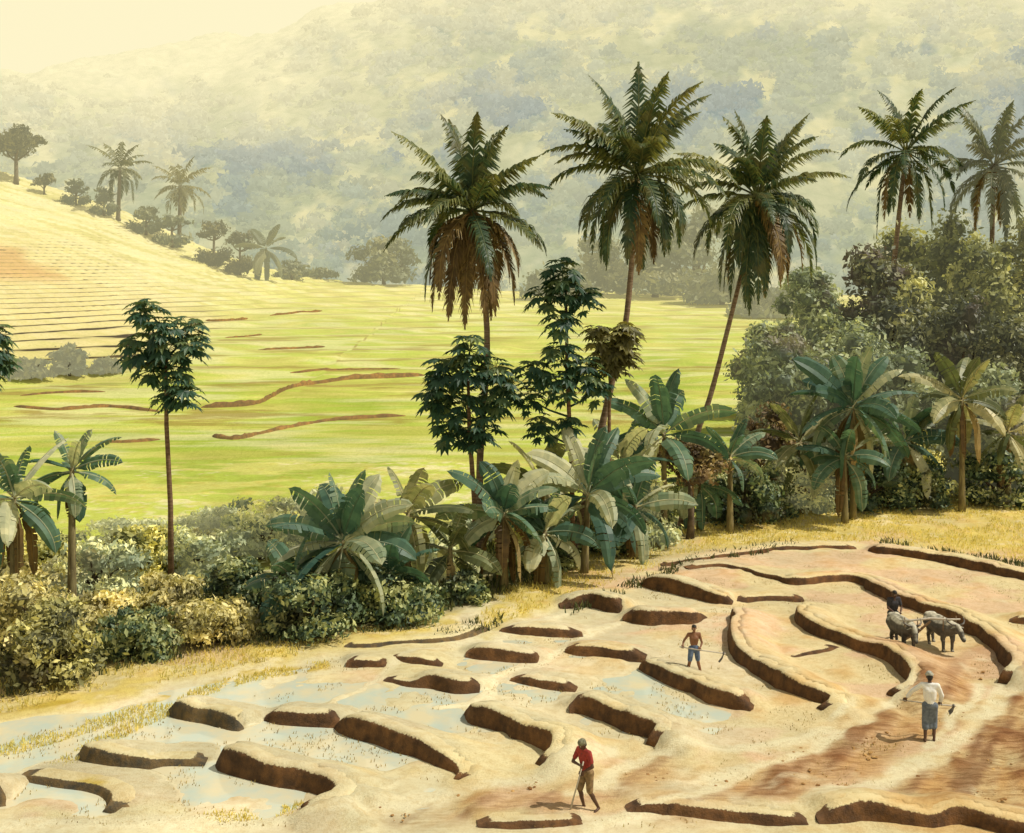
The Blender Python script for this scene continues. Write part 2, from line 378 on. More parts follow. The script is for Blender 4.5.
def make_valley():
    xs = np.arange(-200, 150.01, 0.85); ys = np.concatenate([np.arange(76.5, 140, 0.5), np.arange(140, 345, 0.7)])
    X, Y = np.meshgrid(xs, ys)
    Z, ris = far_z(X, Y)
    n1 = fbm(X / 14, Y / 20, 61, 4); n2 = fbm(X / 4, Y / 4, 71, 4); n3 = fbm(X / 5, Y / 1.6, 81, 3)
    PX = CX + X * F / Y; PY = HY - (Z - H) * F / Y
    C = np.zeros(X.shape + (3,)) + np.array(GREENF)
    C = blend(C, lin(176, 196, 74, K), sstep(0.48, 0.62, n1) * 0.8 * sstep(300, 380, PY))
    C = blend(C, YELF, np.clip(sstep(0.52, 0.62, n3) * 0.5 + sstep(335, 285, PY) * 0.6, 0, 1))
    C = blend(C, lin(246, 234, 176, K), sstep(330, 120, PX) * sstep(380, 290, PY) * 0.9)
    st_ = fbm(X / 9, Y / 2.2, 201, 4); C = blend(C, lin(206, 196, 104, K), sstep(0.52, 0.66, st_) * 0.55); C = blend(C, lin(250, 240, 196, K), sstep(0.52, 0.66, 1 - st_) * 0.45)
    br = sstep(-25, 25, poly_sd(PX + (n2 - 0.5) * 60, PY + (n2 - 0.5) * 16, [(-200, 222), (50, 236), (140, 282), (215, 318), (150, 372), (-200, 382)]))
    C = blend(C, lin(242, 222, 162, K), br * 0.7)
    rd = sstep(-8, 8, poly_sd(PX + (n2 - 0.5) * 30, PY + (n1 - 0.5) * 14, [(-200, 235), (10, 246), (28, 262), (62, 272), (70, 280), (-200, 284)]))
    C = blend(C, lin(222, 172, 108, K), rd * 0.75)
    brk = sstep(0.40, 0.56, n2 * 0.5 + n3 * 0.5)
    C = C * (1 + 0.25 * (n2 - 0.5)[..., None])
    m, nt, out = nodes('terraced_rice')
    p = pos(nt); c = attr(nt, 'soil', True)
    mp = N(nt, 'ShaderNodeMapping'); mp.inputs['Scale'].default_value = (0.25, 1.0, 1.0); nt.links.new(p, mp.inputs[0])
    n = noise(nt, 0.9, 5, 0.65, mp.outputs[0]); g = noise(nt, 2.6, 6, 0.75, p)
    c = mixc(nt, ramp(nt, n, 0.45, 0.65, 0, 0.45), c, mixc(nt, 1.0, c, (0.84, 0.90, 0.62), 'MULTIPLY'))
    c = mixc(nt, ramp(nt, g, 0.46, 0.62, 0, 0.5), c, mixc(nt, 1.0, c, (0.7, 0.76, 0.5), 'MULTIPLY'))
    lv = attr(nt, 'level'); ba = attr(nt, 'bare')
    def mth(op, x, y):
        q = N(nt, 'ShaderNodeMath', operation=op)
        for i, v in enumerate((x, y)):
            if v is None: continue
            if hasattr(v, 'links'): nt.links.new(v, q.inputs[i])
            else: q.inputs[i].default_value = v
        return q.outputs[0]
    wob = noise(nt, 0.12, 4, 0.6, p)
    fr = mth('FRACT', mth('ADD', lv, mth('MULTIPLY', wob, 0.9)), None)
    ln = mth('MULTIPLY', ramp(nt, fr, 0.54, 0.68), ramp(nt, fr, 1.0, 0.93))
    mp2 = N(nt, 'ShaderNodeMapping'); mp2.inputs['Scale'].default_value = (0.10, 0.30, 0.3); nt.links.new(p, mp2.inputs[0])
    gap = noise(nt, 1.0, 4, 0.65, mp2.outputs[0])
    lb_ = mth('MULTIPLY', mth('MULTIPLY', ln, ba), ramp(nt, gap, 0.34, 0.42))
    lg_ = mth('MULTIPLY', ln, ramp(nt, gap, 0.46, 0.56, 0, 0.7))
    c = mixc(nt, lg_, c, lin(176, 150, 74, .7)); c = mixc(nt, lb_, c, lin(120, 62, 30, .12))
    b = N(nt, 'ShaderNodeBsdfPrincipled'); nt.links.new(c, b.inputs['Base Color']); b.inputs['Roughness'].default_value = 0.9
    b.inputs['Specular IOR Level'].default_value = 0.1
    nt.links.new(bump(nt, g, 0.8, 0.25), b.inputs['Normal'])
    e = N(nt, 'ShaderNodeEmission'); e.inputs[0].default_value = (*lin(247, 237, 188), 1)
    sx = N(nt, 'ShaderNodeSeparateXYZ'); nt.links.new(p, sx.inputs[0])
    mx = N(nt, 'ShaderNodeMixShader'); nt.links.new(ramp(nt, sx.outputs[1], 110, 300, 0.0, 0.28), mx.inputs[0])  # distance haze painted in as emission that grows with depth
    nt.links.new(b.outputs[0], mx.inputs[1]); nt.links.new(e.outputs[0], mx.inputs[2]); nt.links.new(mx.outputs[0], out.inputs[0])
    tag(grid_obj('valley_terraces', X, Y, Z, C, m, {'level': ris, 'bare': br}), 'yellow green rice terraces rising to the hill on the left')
make_valley()

# thin water standing in the flooded plots: the mud rises through it wherever it is dry
def make_water():
    m, nt, out = nodes('paddy_water'); p = pos(nt)
    n = noise(nt, 0.9, 4, 0.6, p); r = noise(nt, 5.0, 3, 0.6, p)
    b = N(nt, 'ShaderNodeBsdfPrincipled'); b.inputs['Roughness'].default_value = 0.04; b.inputs['IOR'].default_value = 1.33; b.inputs['Specular IOR Level'].default_value = 0.5
    nt.links.new(mixc(nt, ramp(nt, n, 0.38, 0.62), lin(204, 214, 198, .80), lin(232, 220, 182, .78)), b.inputs['Base Color'])
    nt.links.new(bump(nt, r, 0.10, 0.02), b.inputs['Normal']); nt.links.new(b.outputs[0], out.inputs[0])
    me = bpy.data.meshes.new('water'); q = [(-150, 726), (0, 722), (170, 690), (330, 664), (470, 640), (600, 640), (760, 700), (700, 745), (480, 800), (330, 822), (-150, 832)]
    me.from_pydata([(*ground_pt(x, y).xy, -0.012) for x, y in q], [], [tuple(range(len(q)))]); me.materials.append(m); me.update()
    if me.polygons[0].normal.z < 0: me.flip_normals()
    o = bpy.data.objects.new('water', me); COL.objects.link(o); o['kind'] = 'structure'
make_water()

# base sheet reaching the horizon
me = bpy.data.meshes.new('ground'); me.from_pydata([(-6000, -800, -25), (6000, -800, -25), (6000, 9000, -25), (-6000, 9000, -25)], [], [(0, 1, 2, 3)])
me.materials.append(plain_mat('far_ground', lin(190, 190, 130, 0.6), lin(214, 206, 140, 0.6), 0.01, 0.95, haze=0.4, bstr=0))
g = bpy.data.objects.new('ground', me); COL.objects.link(g); g['kind'] = 'structure'
# banks that carry the field outside the frame
mb = MB()
mb.quad_strip([[(-46, 17, -0.2), (46, 17, -0.2)], [(-120, -60, -25), (120, -60, -25)]])
mb.quad_strip([[(-46, 78, -0.2), (-46, 17, -0.2)], [(-200, 78, -1), (-200, -60, -25)]])
mb.quad_strip([[(46, 17, -0.2), (46, 78, -0.2)], [(150, -60, -25), (200, 78, -1)]])
o = mb.build('bank', plain_mat('bank_soil', lin(200, 180, 100, K), lin(150, 140, 80, K), 0.6, 0.95)); o['kind'] = 'structure'

# --- mountains
def make_mountains():
    xs = np.linspace(-900, 900, 640); ys = np.linspace(430, 1420, 420)
    X, Y = np.meshgrid(xs, ys)
    prof_px = np.array([-700, 0, 150, 260, 400, 600, 800, 1024, 1700]); prof_y = np.array([110, 62, 40, 30, -6, -40, -60, -80, -110])
    ridge = H + (HY - np.interp(CX + X * F / 1300.0, prof_px, prof_y)) * 1300 / F
    t = np.clip((Y - 430) / 870, 0, 1)
    spur = fbm(X / 150 + Y / 600, Y / 400, 91, 4)
    Z = -24 + (ridge + 24) * (t ** 0.9) * (0.86 + 0.28 * spur * (1 - 0.3 * t)) + (fbm(X / 50, Y / 60, 95, 4) - 0.5) * 16 * sstep(0, 0.2, t)
    Z += np.abs(fbm(X / 12, Y / 12, 99, 3) - 0.5) * 9
    Z = np.where(Y > 1300, Z - (Y - 1300) * 0.8, Z)
    U = X * 1000 / Y; W = (Z - H) * 1000 / Y
    wu = (fbm(U / 30, W / 30, 141, 3) - 0.5) * 40; wv = (fbm(U / 30, W / 30, 151, 3) - 0.5) * 36
    n = fbm((U + wu) / 58, (W + wv) / 44, 101, 5); n2 = fbm((U + wu) / 16, (W + wv) / 13, 111, 4); n3 = fbm(U / 110, W / 80, 121, 3); n4 = fbm((U + wv) / 30, (W + wu) / 25, 131, 5)
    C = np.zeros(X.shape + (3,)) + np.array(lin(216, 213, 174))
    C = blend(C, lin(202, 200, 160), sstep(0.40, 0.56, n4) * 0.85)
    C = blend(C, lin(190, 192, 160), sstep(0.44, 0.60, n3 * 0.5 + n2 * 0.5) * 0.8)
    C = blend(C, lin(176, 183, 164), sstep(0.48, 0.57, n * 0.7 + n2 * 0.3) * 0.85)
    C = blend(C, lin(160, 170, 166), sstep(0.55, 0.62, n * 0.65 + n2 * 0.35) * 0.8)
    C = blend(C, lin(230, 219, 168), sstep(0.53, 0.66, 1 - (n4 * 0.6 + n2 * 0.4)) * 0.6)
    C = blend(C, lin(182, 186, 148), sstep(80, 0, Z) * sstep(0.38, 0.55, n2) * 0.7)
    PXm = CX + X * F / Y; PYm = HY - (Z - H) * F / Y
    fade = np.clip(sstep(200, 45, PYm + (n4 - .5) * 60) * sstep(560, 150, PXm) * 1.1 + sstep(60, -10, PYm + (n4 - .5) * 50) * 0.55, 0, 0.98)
    C = blend(C, lin(246, 236, 192), fade)  # sky haze painted over the ridge colour
    m, nt, out = nodes('hazy_mountain')
    p = pos(nt); c = attr(nt, 'soil', True)
    g = noise(nt, 0.055, 6, 0.65, p); g2 = noise(nt, 0.16, 4, 0.7, p)
    vo = N(nt, 'ShaderNodeTexVoronoi'); vo.inputs['Scale'].default_value = 0.10; vo.inputs['Randomness'].default_value = 1.0
    wp = N(nt, 'ShaderNodeVectorMath', operation='ADD'); wn = N(nt, 'ShaderNodeTexNoise'); wn.inputs['Scale'].default_value = 0.05; nt.links.new(p, wn.inputs['Vector'])
    ws = N(nt, 'ShaderNodeVectorMath', operation='SCALE'); ws.inputs['Scale'].default_value = 14.0; nt.links.new(wn.outputs['Color'], ws.inputs[0])
    nt.links.new(p, wp.inputs[0]); nt.links.new(ws.outputs[0], wp.inputs[1]); nt.links.new(wp.outputs[0], vo.inputs['Vector'])
    c = mixc(nt, ramp(nt, g, 0.42, 0.62, 0, 0.35), c, mixc(nt, 1.0, c, (0.84, 0.88, 0.86), 'MULTIPLY'))
    sxm = N(nt, 'ShaderNodeSeparateXYZ'); nt.links.new(p, sxm.inputs[0])
    vm = N(nt, 'ShaderNodeMath', operation='MULTIPLY'); nt.links.new(ramp(nt, vo.outputs['Distance'], 0.35, 0.85, 0, 1), vm.inputs[0]); nt.links.new(ramp(nt, sxm.outputs[2], 40, 330, 0.30, 0.04), vm.inputs[1])
    c = mixc(nt, vm.outputs[0], c, mixc(nt, 1.0, c, (0.70, 0.76, 0.72), 'MULTIPLY'))     # forest crowns painted in colour: light tops, shaded gaps
    b = N(nt, 'ShaderNodeBsdfDiffuse'); nt.links.new(c, b.inputs[0])
    nt.links.new(bump(nt, g2, 0.6, 4.0), b.inputs['Normal'])
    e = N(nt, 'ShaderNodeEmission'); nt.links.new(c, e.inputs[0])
    mx = N(nt, 'ShaderNodeMixShader'); e.inputs[1].default_value = 1.07; mx.inputs[0].default_value = 0.86      # valley haze painted in as a glow of the slope
    nt.links.new(b.outputs[0], mx.inputs[1]); nt.links.new(e.outputs[0], mx.inputs[2]); nt.links.new(mx.outputs[0], out.inputs[0])
    # scattered tree crowns of the far forest
    rg = np.random.default_rng(17); cnt = 42000
    fi = rg.uniform(0, X.shape[1] - 1.01, cnt); fj = (rg.random(cnt) ** 1.15) * (X.shape[0] * 0.80)
    ii, jj = fi.astype(int), fj.astype(int)
    cx, cy, cz = X[jj, ii] + rg.uniform(-2, 2, cnt), Y[jj, ii] + rg.uniform(-2, 2, cnt), Z[jj, ii]
    dens = n[jj, ii] * 0.6 + n2[jj, ii] * 0.4
    vis = (np.abs(cx / cy) < 0.62) & (rg.random(cnt) < sstep(0.40, 0.56, dens) * 0.95 + 0.06) & (rg.random(cnt) > fade[jj, ii] * 1.05)
    ii, jj, cx, cy, cz = ii[vis], jj[vis], cx[vis], cy[vis], cz[vis]; k = len(cx)
    r = (2.0 + 4.6 * rg.random(k) ** 2) * (0.7 + cy / 1500); nl = 44
    d = rg.normal(size=(k, nl, 3)); d /= np.linalg.norm(d, axis=2)[..., None]; d[..., 2] = np.abs(d[..., 2]) * 1.0 - 0.25
    P = np.stack([cx, cy, cz + r * 0.3], 1)[:, None, :] + d * (r[:, None] * (0.55 + 0.6 * rg.random((k, nl))))[..., None]
    u = rg.normal(size=(k, nl, 3)); u /= np.linalg.norm(u, axis=2)[..., None]; w = np.cross(d + rg.normal(size=(k, nl, 3)) * .5, u); w /= np.linalg.norm(w, axis=2)[..., None] + 1e-9
    sz = (r[:, None] * rg.uniform(0.16, 0.42, (k, nl)))[..., None]
    V = np.stack([P + u * sz, P - u * sz * .5 + w * sz * .8, P - u * sz * .5 - w * sz * .8], 2).reshape(-1, 3)
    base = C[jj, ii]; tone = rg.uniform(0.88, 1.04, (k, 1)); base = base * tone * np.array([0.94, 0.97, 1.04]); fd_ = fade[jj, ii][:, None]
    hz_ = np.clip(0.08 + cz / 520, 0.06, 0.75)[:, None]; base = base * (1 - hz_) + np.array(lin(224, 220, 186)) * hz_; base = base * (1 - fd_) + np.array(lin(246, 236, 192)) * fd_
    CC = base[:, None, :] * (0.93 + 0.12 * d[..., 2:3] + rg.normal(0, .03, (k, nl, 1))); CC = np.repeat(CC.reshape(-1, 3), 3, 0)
    bv = np.zeros(nl * 3); FF = np.arange(k * nl * 3).reshape(-1, 3)
    me = bpy.data.meshes.new('forest'); me.vertices.add(k * len(bv)); me.vertices.foreach_set('co', V.astype(np.float32).ravel())
    me.loops.add(FF.size); me.loops.foreach_set('vertex_index', FF.astype(np.int32).ravel()); me.polygons.add(len(FF)); me.polygons.foreach_set('loop_start', np.arange(0, FF.size, 3, dtype=np.int32)); me.update(calc_edges=True)
    a_ = me.attributes.new('soil', 'FLOAT_COLOR', 'POINT'); a_.data.foreach_set('color', np.concatenate([CC.reshape(-1, 3), np.ones((k * len(bv), 1))], 1).astype(np.float32).ravel())
    m2, nt2, out2 = nodes('hazy_forest'); c2 = attr(nt2, 'soil', True)
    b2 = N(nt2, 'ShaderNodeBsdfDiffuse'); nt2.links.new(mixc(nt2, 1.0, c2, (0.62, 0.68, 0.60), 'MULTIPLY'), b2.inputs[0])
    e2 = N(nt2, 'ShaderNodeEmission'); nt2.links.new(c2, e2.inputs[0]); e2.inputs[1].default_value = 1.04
    x2 = N(nt2, 'ShaderNodeMixShader'); x2.inputs[0].default_value = 0.88; nt2.links.new(b2.outputs[0], x2.inputs[1]); nt2.links.new(e2.outputs[0], x2.inputs[2]); nt2.links.new(x2.outputs[0], out2.inputs[0])  # haze on the forest painted in as emission and paler crown colours
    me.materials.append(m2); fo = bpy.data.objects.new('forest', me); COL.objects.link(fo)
    tag(fo, 'hazy blue grey forest scattered over the mountain side', 'forest', kind='stuff')
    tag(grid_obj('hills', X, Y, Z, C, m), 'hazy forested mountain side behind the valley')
make_mountains()

# ------------------------------------------------------------------ mud bunds
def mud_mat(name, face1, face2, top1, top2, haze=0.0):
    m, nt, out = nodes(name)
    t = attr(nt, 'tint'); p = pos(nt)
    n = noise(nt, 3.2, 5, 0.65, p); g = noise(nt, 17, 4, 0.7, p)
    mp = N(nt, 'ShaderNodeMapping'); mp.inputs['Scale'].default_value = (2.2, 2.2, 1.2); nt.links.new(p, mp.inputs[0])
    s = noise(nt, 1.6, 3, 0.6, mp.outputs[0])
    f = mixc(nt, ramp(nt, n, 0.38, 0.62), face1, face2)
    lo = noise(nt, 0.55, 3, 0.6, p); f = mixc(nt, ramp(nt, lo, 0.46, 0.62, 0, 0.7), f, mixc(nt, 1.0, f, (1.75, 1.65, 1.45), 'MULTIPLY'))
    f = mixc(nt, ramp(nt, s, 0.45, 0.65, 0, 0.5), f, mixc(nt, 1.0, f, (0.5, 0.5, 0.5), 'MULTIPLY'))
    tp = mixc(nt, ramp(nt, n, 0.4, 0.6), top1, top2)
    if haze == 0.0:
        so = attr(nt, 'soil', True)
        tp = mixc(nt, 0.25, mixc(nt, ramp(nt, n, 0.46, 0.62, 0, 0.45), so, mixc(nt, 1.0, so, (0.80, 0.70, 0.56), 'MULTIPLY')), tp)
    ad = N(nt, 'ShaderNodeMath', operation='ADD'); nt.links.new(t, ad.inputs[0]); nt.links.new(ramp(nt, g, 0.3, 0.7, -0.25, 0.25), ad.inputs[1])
    c = mixc(nt, ramp(nt, ad.outputs[0], 0.42, 0.62), f, tp)  # shaded dark face and lit pale top painted into the mud colour
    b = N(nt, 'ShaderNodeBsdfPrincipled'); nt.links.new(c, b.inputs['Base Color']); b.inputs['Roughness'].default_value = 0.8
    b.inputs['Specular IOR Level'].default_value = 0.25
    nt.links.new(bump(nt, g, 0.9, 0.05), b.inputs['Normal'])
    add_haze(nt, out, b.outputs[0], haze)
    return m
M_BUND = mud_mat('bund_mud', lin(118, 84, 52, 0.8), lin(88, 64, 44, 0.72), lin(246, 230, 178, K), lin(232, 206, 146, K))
M_BUNDG = mud_mat('bund_wet_mud', lin(120, 98, 64, 0.85), lin(84, 78, 66, 0.8), lin(240, 218, 140, K), lin(222, 190, 96, K))
M_FBUND = mud_mat('field_bund_mud', lin(150, 112, 56, 0.8), lin(116, 90, 46, 0.8), lin(206, 188, 96, K), lin(180, 150, 70, K), 0.05)

def catmull(P, n):
    out = []
    Q = [P[0] * 2 - P[1]] + P + [P[-1] * 2 - P[-2]]
    for i in range(1, len(Q) - 2):
        a, b, c, d = Q[i - 1], Q[i], Q[i + 1], Q[i + 2]
        for k in range(n):
            t = k / n
            out.append(0.5 * ((2 * b) + (c - a) * t + (2 * a - 5 * b + 4 * c - d) * t * t + (3 * b - a - 3 * c + d) * t ** 3))
    out.append(P[-1]); return out

APRON = []; BUND_OBJS = []
def bund(label, tri, mat=M_BUND, tw=0.30, hmin=0.10, hmax=0.52, zf=None, seed=0, group='mud bunds between the paddies', name='mud_bund'):
    rnd = random.Random(len(label) * 7 + seed + int(tri[0][0]))
    P = []
    for x, yt, yb in tri:
        p = ground_pt(x, yb); h = min(max((yb - yt) * p.y / F * 0.86, hmin), hmax)
        P.append(Vector((p.x, p.y, h)))
    pts = catmull(P, 10)
    # resample evenly
    res = [pts[0]]; acc = 0
    for a, b in zip(pts[:-1], pts[1:]):
        acc += (b.xy - a.xy).length
        if acc > 0.16: res.append(b); acc = 0
    if (res[-1].xy - pts[-1].xy).length > 0.03: res.append(pts[-1])
    n = len(res); c0 = res[0].xy; mb = MB(); rows = []; tints = []
    L = 0
    prev = None
    for i, p in enumerate(res):
        a = res[max(i - 1, 0)].xy; b = res[min(i + 1, n - 1)].xy
        d = (b - a).normalized(); nn = Vector((-d.y, d.x))
        if prev is not None and prev.dot(nn) < 0.2: nn = (prev + nn).normalized() if (prev + nn).length > 0.1 else prev
        prev = nn
        if i: L += (p.xy - res[i - 1].xy).length
        e = min(1.0, (i + 0.35) / 2.2, (n - 1 - i + 0.35) / 2.2); e = math.sqrt(max(e, 0.0))
        wob = 0.10 * (float(vnoise(np.array([L * 1.3 + seed * 9.1]), np.array([rnd.random() * 0.1]), 5)[0]) - 0.5) * 2
        h = p.z * e * (1 + 0.22 * (float(fbm(np.array([L * 1.9]), np.array([seed * 3.3]), 8, 3)[0]) - 0.5) * 2)
        w = tw * (0.85 + 0.3 * float(vnoise(np.array([L * 0.9]), np.array([seed * 5.7]), 15)[0]))
        q = p.xy + nn * wob
        if not zf: APRON.append((q.x, q.y, nn.x, nn.y, h * 0.97, d.x, d.y))
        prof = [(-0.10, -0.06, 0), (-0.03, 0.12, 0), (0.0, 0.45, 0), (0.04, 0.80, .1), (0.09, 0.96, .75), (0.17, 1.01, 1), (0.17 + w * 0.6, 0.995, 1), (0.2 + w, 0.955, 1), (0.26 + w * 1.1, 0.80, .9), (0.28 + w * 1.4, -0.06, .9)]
        rows.append([(q.x + nn.x * o * (0.5 + 0.5 * e) + d.x * rnd.uniform(-.02, .02), q.y + nn.y * o * (0.5 + 0.5 * e), (h * z if z > 0 else -0.06) + rnd.uniform(-.006, .006)) for o, z, t in prof])
        tints.append(prof)
    b0 = mb.quad_strip(rows)
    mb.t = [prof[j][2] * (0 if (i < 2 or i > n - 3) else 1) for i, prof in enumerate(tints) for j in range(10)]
    for rr in (0, n - 1):
        mb.f.append(tuple(b0 + rr * 10 + j for j in range(10)))
    if zf:
        mb.v = [(x, y, z + zf(x, y)) for x, y, z in mb.v]
    cx, cy = res[n // 2].x, res[n // 2].y
    mb.v = [(x - cx, y - cy, z) for x, y, z in mb.v]
    o = mb.build(name, mat); o.location = (cx, cy, 0)
    BUND_OBJS.append(o)
    return tag(o, label, 'mud bund', group)

BUNDS = [
 ('short dark bund, the farthest left of those at the top of the flooded paddies', [(170, 701, 712), (178, 699, 717), (205, 708, 724), (235, 716, 731), (245, 722, 729)], M_BUNDG),
 ('short straight brown bund just left of the long sloping one', [(263, 711, 721), (285, 710, 724), (338, 711, 726)], M_BUND),
 ('dark bund with a thin tail on the flooded paddy at far left', [(79, 743, 753), (86, 741, 761), (110, 751, 768), (146, 757, 770), (165, 759, 766), (204, 760, 766)], M_BUNDG),
 ('thick brown bund with a hooked right end nearest the bottom left', [(214, 750, 765), (224, 745, 771), (260, 757, 781), (300, 764, 790), (326, 770, 796), (332, 782, 802), (318, 790, 805), (301, 798, 807)], M_BUND),
 ('thin low bund with hooked end in the bottom left corner', [(17, 774, 779), (60, 778, 785), (95, 784, 792), (108, 789, 799), (107, 797, 806), (100, 806, 811)], M_BUNDG),
 ('rounded dark bund end cut by the left edge', [(-60, 780, 804), (-30, 779, 806), (-6, 779, 807), (7, 786, 805)], M_BUNDG),
 ('faint small brown bund, leftmost below the big banana clump', [(346, 656, 666), (365, 658, 667), (383, 660, 669)], M_BUND),
 ('small low bund beside the faint one under the dark bushes', [(386, 654, 661), (415, 657, 665), (442, 662, 667)], M_BUND),
 ('low bund with a thin left half, middle of the paddies', [(382, 678, 682), (410, 681, 686), (427, 673, 688), (450, 676, 692), (479, 680, 693)], M_BUND),
 ('long dark bund sloping down right, in the middle of the wet paddies', [(338, 716, 727), (350, 711, 735), (390, 724, 747), (430, 745, 764), (452, 764, 775), (449, 774, 781)], M_BUND),
 ('thick bund with a bulky rounded right end left of the man in red', [(462, 700, 714), (473, 697, 722), (500, 706, 733), (530, 718, 747), (550, 726, 754), (549, 742, 762), (536, 756, 766)], M_BUND),
 ('thin bund directly above the thick hooked bund in the centre', [(509, 675, 681), (540, 679, 688), (575, 684, 692)], M_BUND),
 ('bund with hooked right end just above the man in red', [(569, 700, 713), (580, 690, 714), (610, 700, 724), (638, 710, 735), (650, 718, 739), (645, 732, 746)], M_BUND),
 ('bund with pointed left end above the centre pools', [(465, 650, 657), (480, 644, 658), (510, 648, 662), (537, 653, 664)], M_BUND),
 ('narrow bund at the foot of the banana clump in the middle', [(500, 625, 632), (540, 626, 637), (583, 630, 637)], M_BUND),
 ('straight bund leading to the one below the bare chested man', [(566, 641, 652), (600, 645, 658), (644, 651, 663)], M_BUND),
 ('long dark bund at the feet of the bare chested man', [(641, 655, 668), (670, 667, 684), (700, 679, 698), (725, 688, 707), (750, 700, 713)], M_BUND),
 ('humped brown bund by the grass edge left of the reddish one', [(560, 603, 608), (590, 590, 607), (608, 588, 611), (621, 598, 613)], M_BUND),
 ('reddish brown straight bund above the bare chested man', [(622, 606, 622), (655, 606, 625), (690, 609, 624), (709, 613, 619)], M_BUND),
 ('bund sloping from the grass verge down to the pale topped one', [(640, 578, 585), (660, 572, 590), (690, 580, 597), (715, 590, 604), (732, 597, 606)], M_BUND),
 ('thin bund with a pale flat top joining two curved bunds', [(734, 597, 604), (770, 595, 601), (804, 596, 602)], M_BUND),
 ('curved bund winding down right of the bare chested man', [(734, 602, 614), (729, 622, 640), (733, 637, 654), (751, 655, 671), (784, 671, 691), (812, 684, 702), (829, 693, 706), (816, 701, 709)], M_BUND),
 ('s shaped bund ending left of the man in white', [(802, 598, 607), (797, 606, 622), (813, 620, 636), (846, 632, 648), (875, 640, 657), (899, 652, 673), (910, 664, 684), (902, 676, 692), (887, 685, 696)], M_BUND),
 ('longest bund sweeping behind the buffaloes to the right edge', [(690, 567, 570), (722, 563, 567), (758, 571, 576), (791, 576, 585), (828, 574, 584), (855, 573, 584), (882, 585, 599), (918, 598, 613), (955, 609, 627), (982, 622, 643), (1000, 640, 662), (1008, 655, 676), (1000, 668, 684)], M_BUND),
 ('thin dark bund at the foot of the yellow verge, left of its gap', [(664, 563, 567), (700, 557, 562), (750, 550, 554), (800, 545, 550), (857, 545, 550)], M_BUND),
 ('dark bund at the foot of the yellow verge, right of its gap', [(868, 543, 552), (920, 550, 560), (970, 558, 570), (1024, 571, 581), (1080, 582, 592)], M_BUND),
 ('stub of bund at the right edge above the long curve', [(1009, 615, 623), (1035, 616, 626), (1070, 618, 628)], M_BUND),
 ('low pale ridge crossing the plot left of the s shaped bund', [(788, 658, 661), (812, 651, 655), (838, 644, 648)], M_BUND),
 ('long low bund along the bottom edge right of the man in red', [(627, 809, 815), (660, 803, 815), (720, 807, 819), (770, 813, 825), (808, 819, 828)], M_BUND),
 ('wide humped bund in the bottom right corner', [(818, 813, 824), (840, 803, 823), (870, 798, 820), (900, 804, 824), (930, 810, 829), (960, 803, 827), (990, 811, 832), (1030, 822, 842), (1070, 832, 852)], M_BUND),
 ('thin low bund along the bottom edge left of the man in red', [(477, 823, 828), (520, 820, 827), (560, 820, 826), (583, 819, 824)], M_BUND),
 ('thin shaded bund at the foot of the dark bushes in the middle', [(345, 645, 649), (400, 640, 645), (455, 636, 641), (488, 624, 630)], M_BUNDG),  # ridge built to stand for a low greenish brown shadow
]
for i, (lb, tri, mt) in enumerate(BUNDS):
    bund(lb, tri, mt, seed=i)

make_field()

# distant bunds on the green terraces: wobbling mud strips that follow the slope
def solve_far(px, py):
    lo, hi = 60.0, 300.0
    Ys = np.linspace(62, 300, 900); Xs = (px - CX) * Ys / F
    zs = np.where(Ys < 92, 0.0, far_z(Xs, Ys)[0])
    rows = HY - (zs - H) * F / Ys
    k = np.argmax(rows <= py)
    return Vector((Xs[k], Ys[k], zs[k]))
def far_bund(label, pts, hpx, seed):
    P = [solve_far(x, y) for x, y in pts]
    pp = catmull(P, 12); mb = MB(); rows = []
    rnd = random.Random(seed)
    for i, p in enumerate(pp):
        e = math.sqrt(min(1, (i + .2) / 3, (len(pp) - 1 - i + .2) / 3))
        h = hpx * p.y / F * e * (0.25 + 1.1 * float(fbm(np.array([i * .13]), np.array([seed * 2.2]), 4, 4)[0])) * rnd.uniform(.8, 1.15)
        z = ground_z(p.x, p.y); w = 0.5 * e
        rows.append([(p.x, p.y - w, z - .3), (p.x + rnd.uniform(-.1, .1), p.y - w * .7, z + h * .7), (p.x, p.y, z + h), (p.x, p.y + w, z + h * .7), (p.x, p.y + w * 2, z - .3)])
    mb.quad_strip(rows); mb.t = [v for r in rows for v in (0, 0, .35, .6, .6)]
    for rr in (0, len(rows) - 1): mb.f.append(tuple(rr * 5 + j for j in range(5)))
    c = pp[len(pp) // 2]; mb.v = [(x - c.x, y - c.y, z - c.z) for x, y, z in mb.v]
    o = mb.build('field_bund', M_FBUND); o.location = c
    tag(o, label, 'mud bund', 'earth bunds on the green terraces')
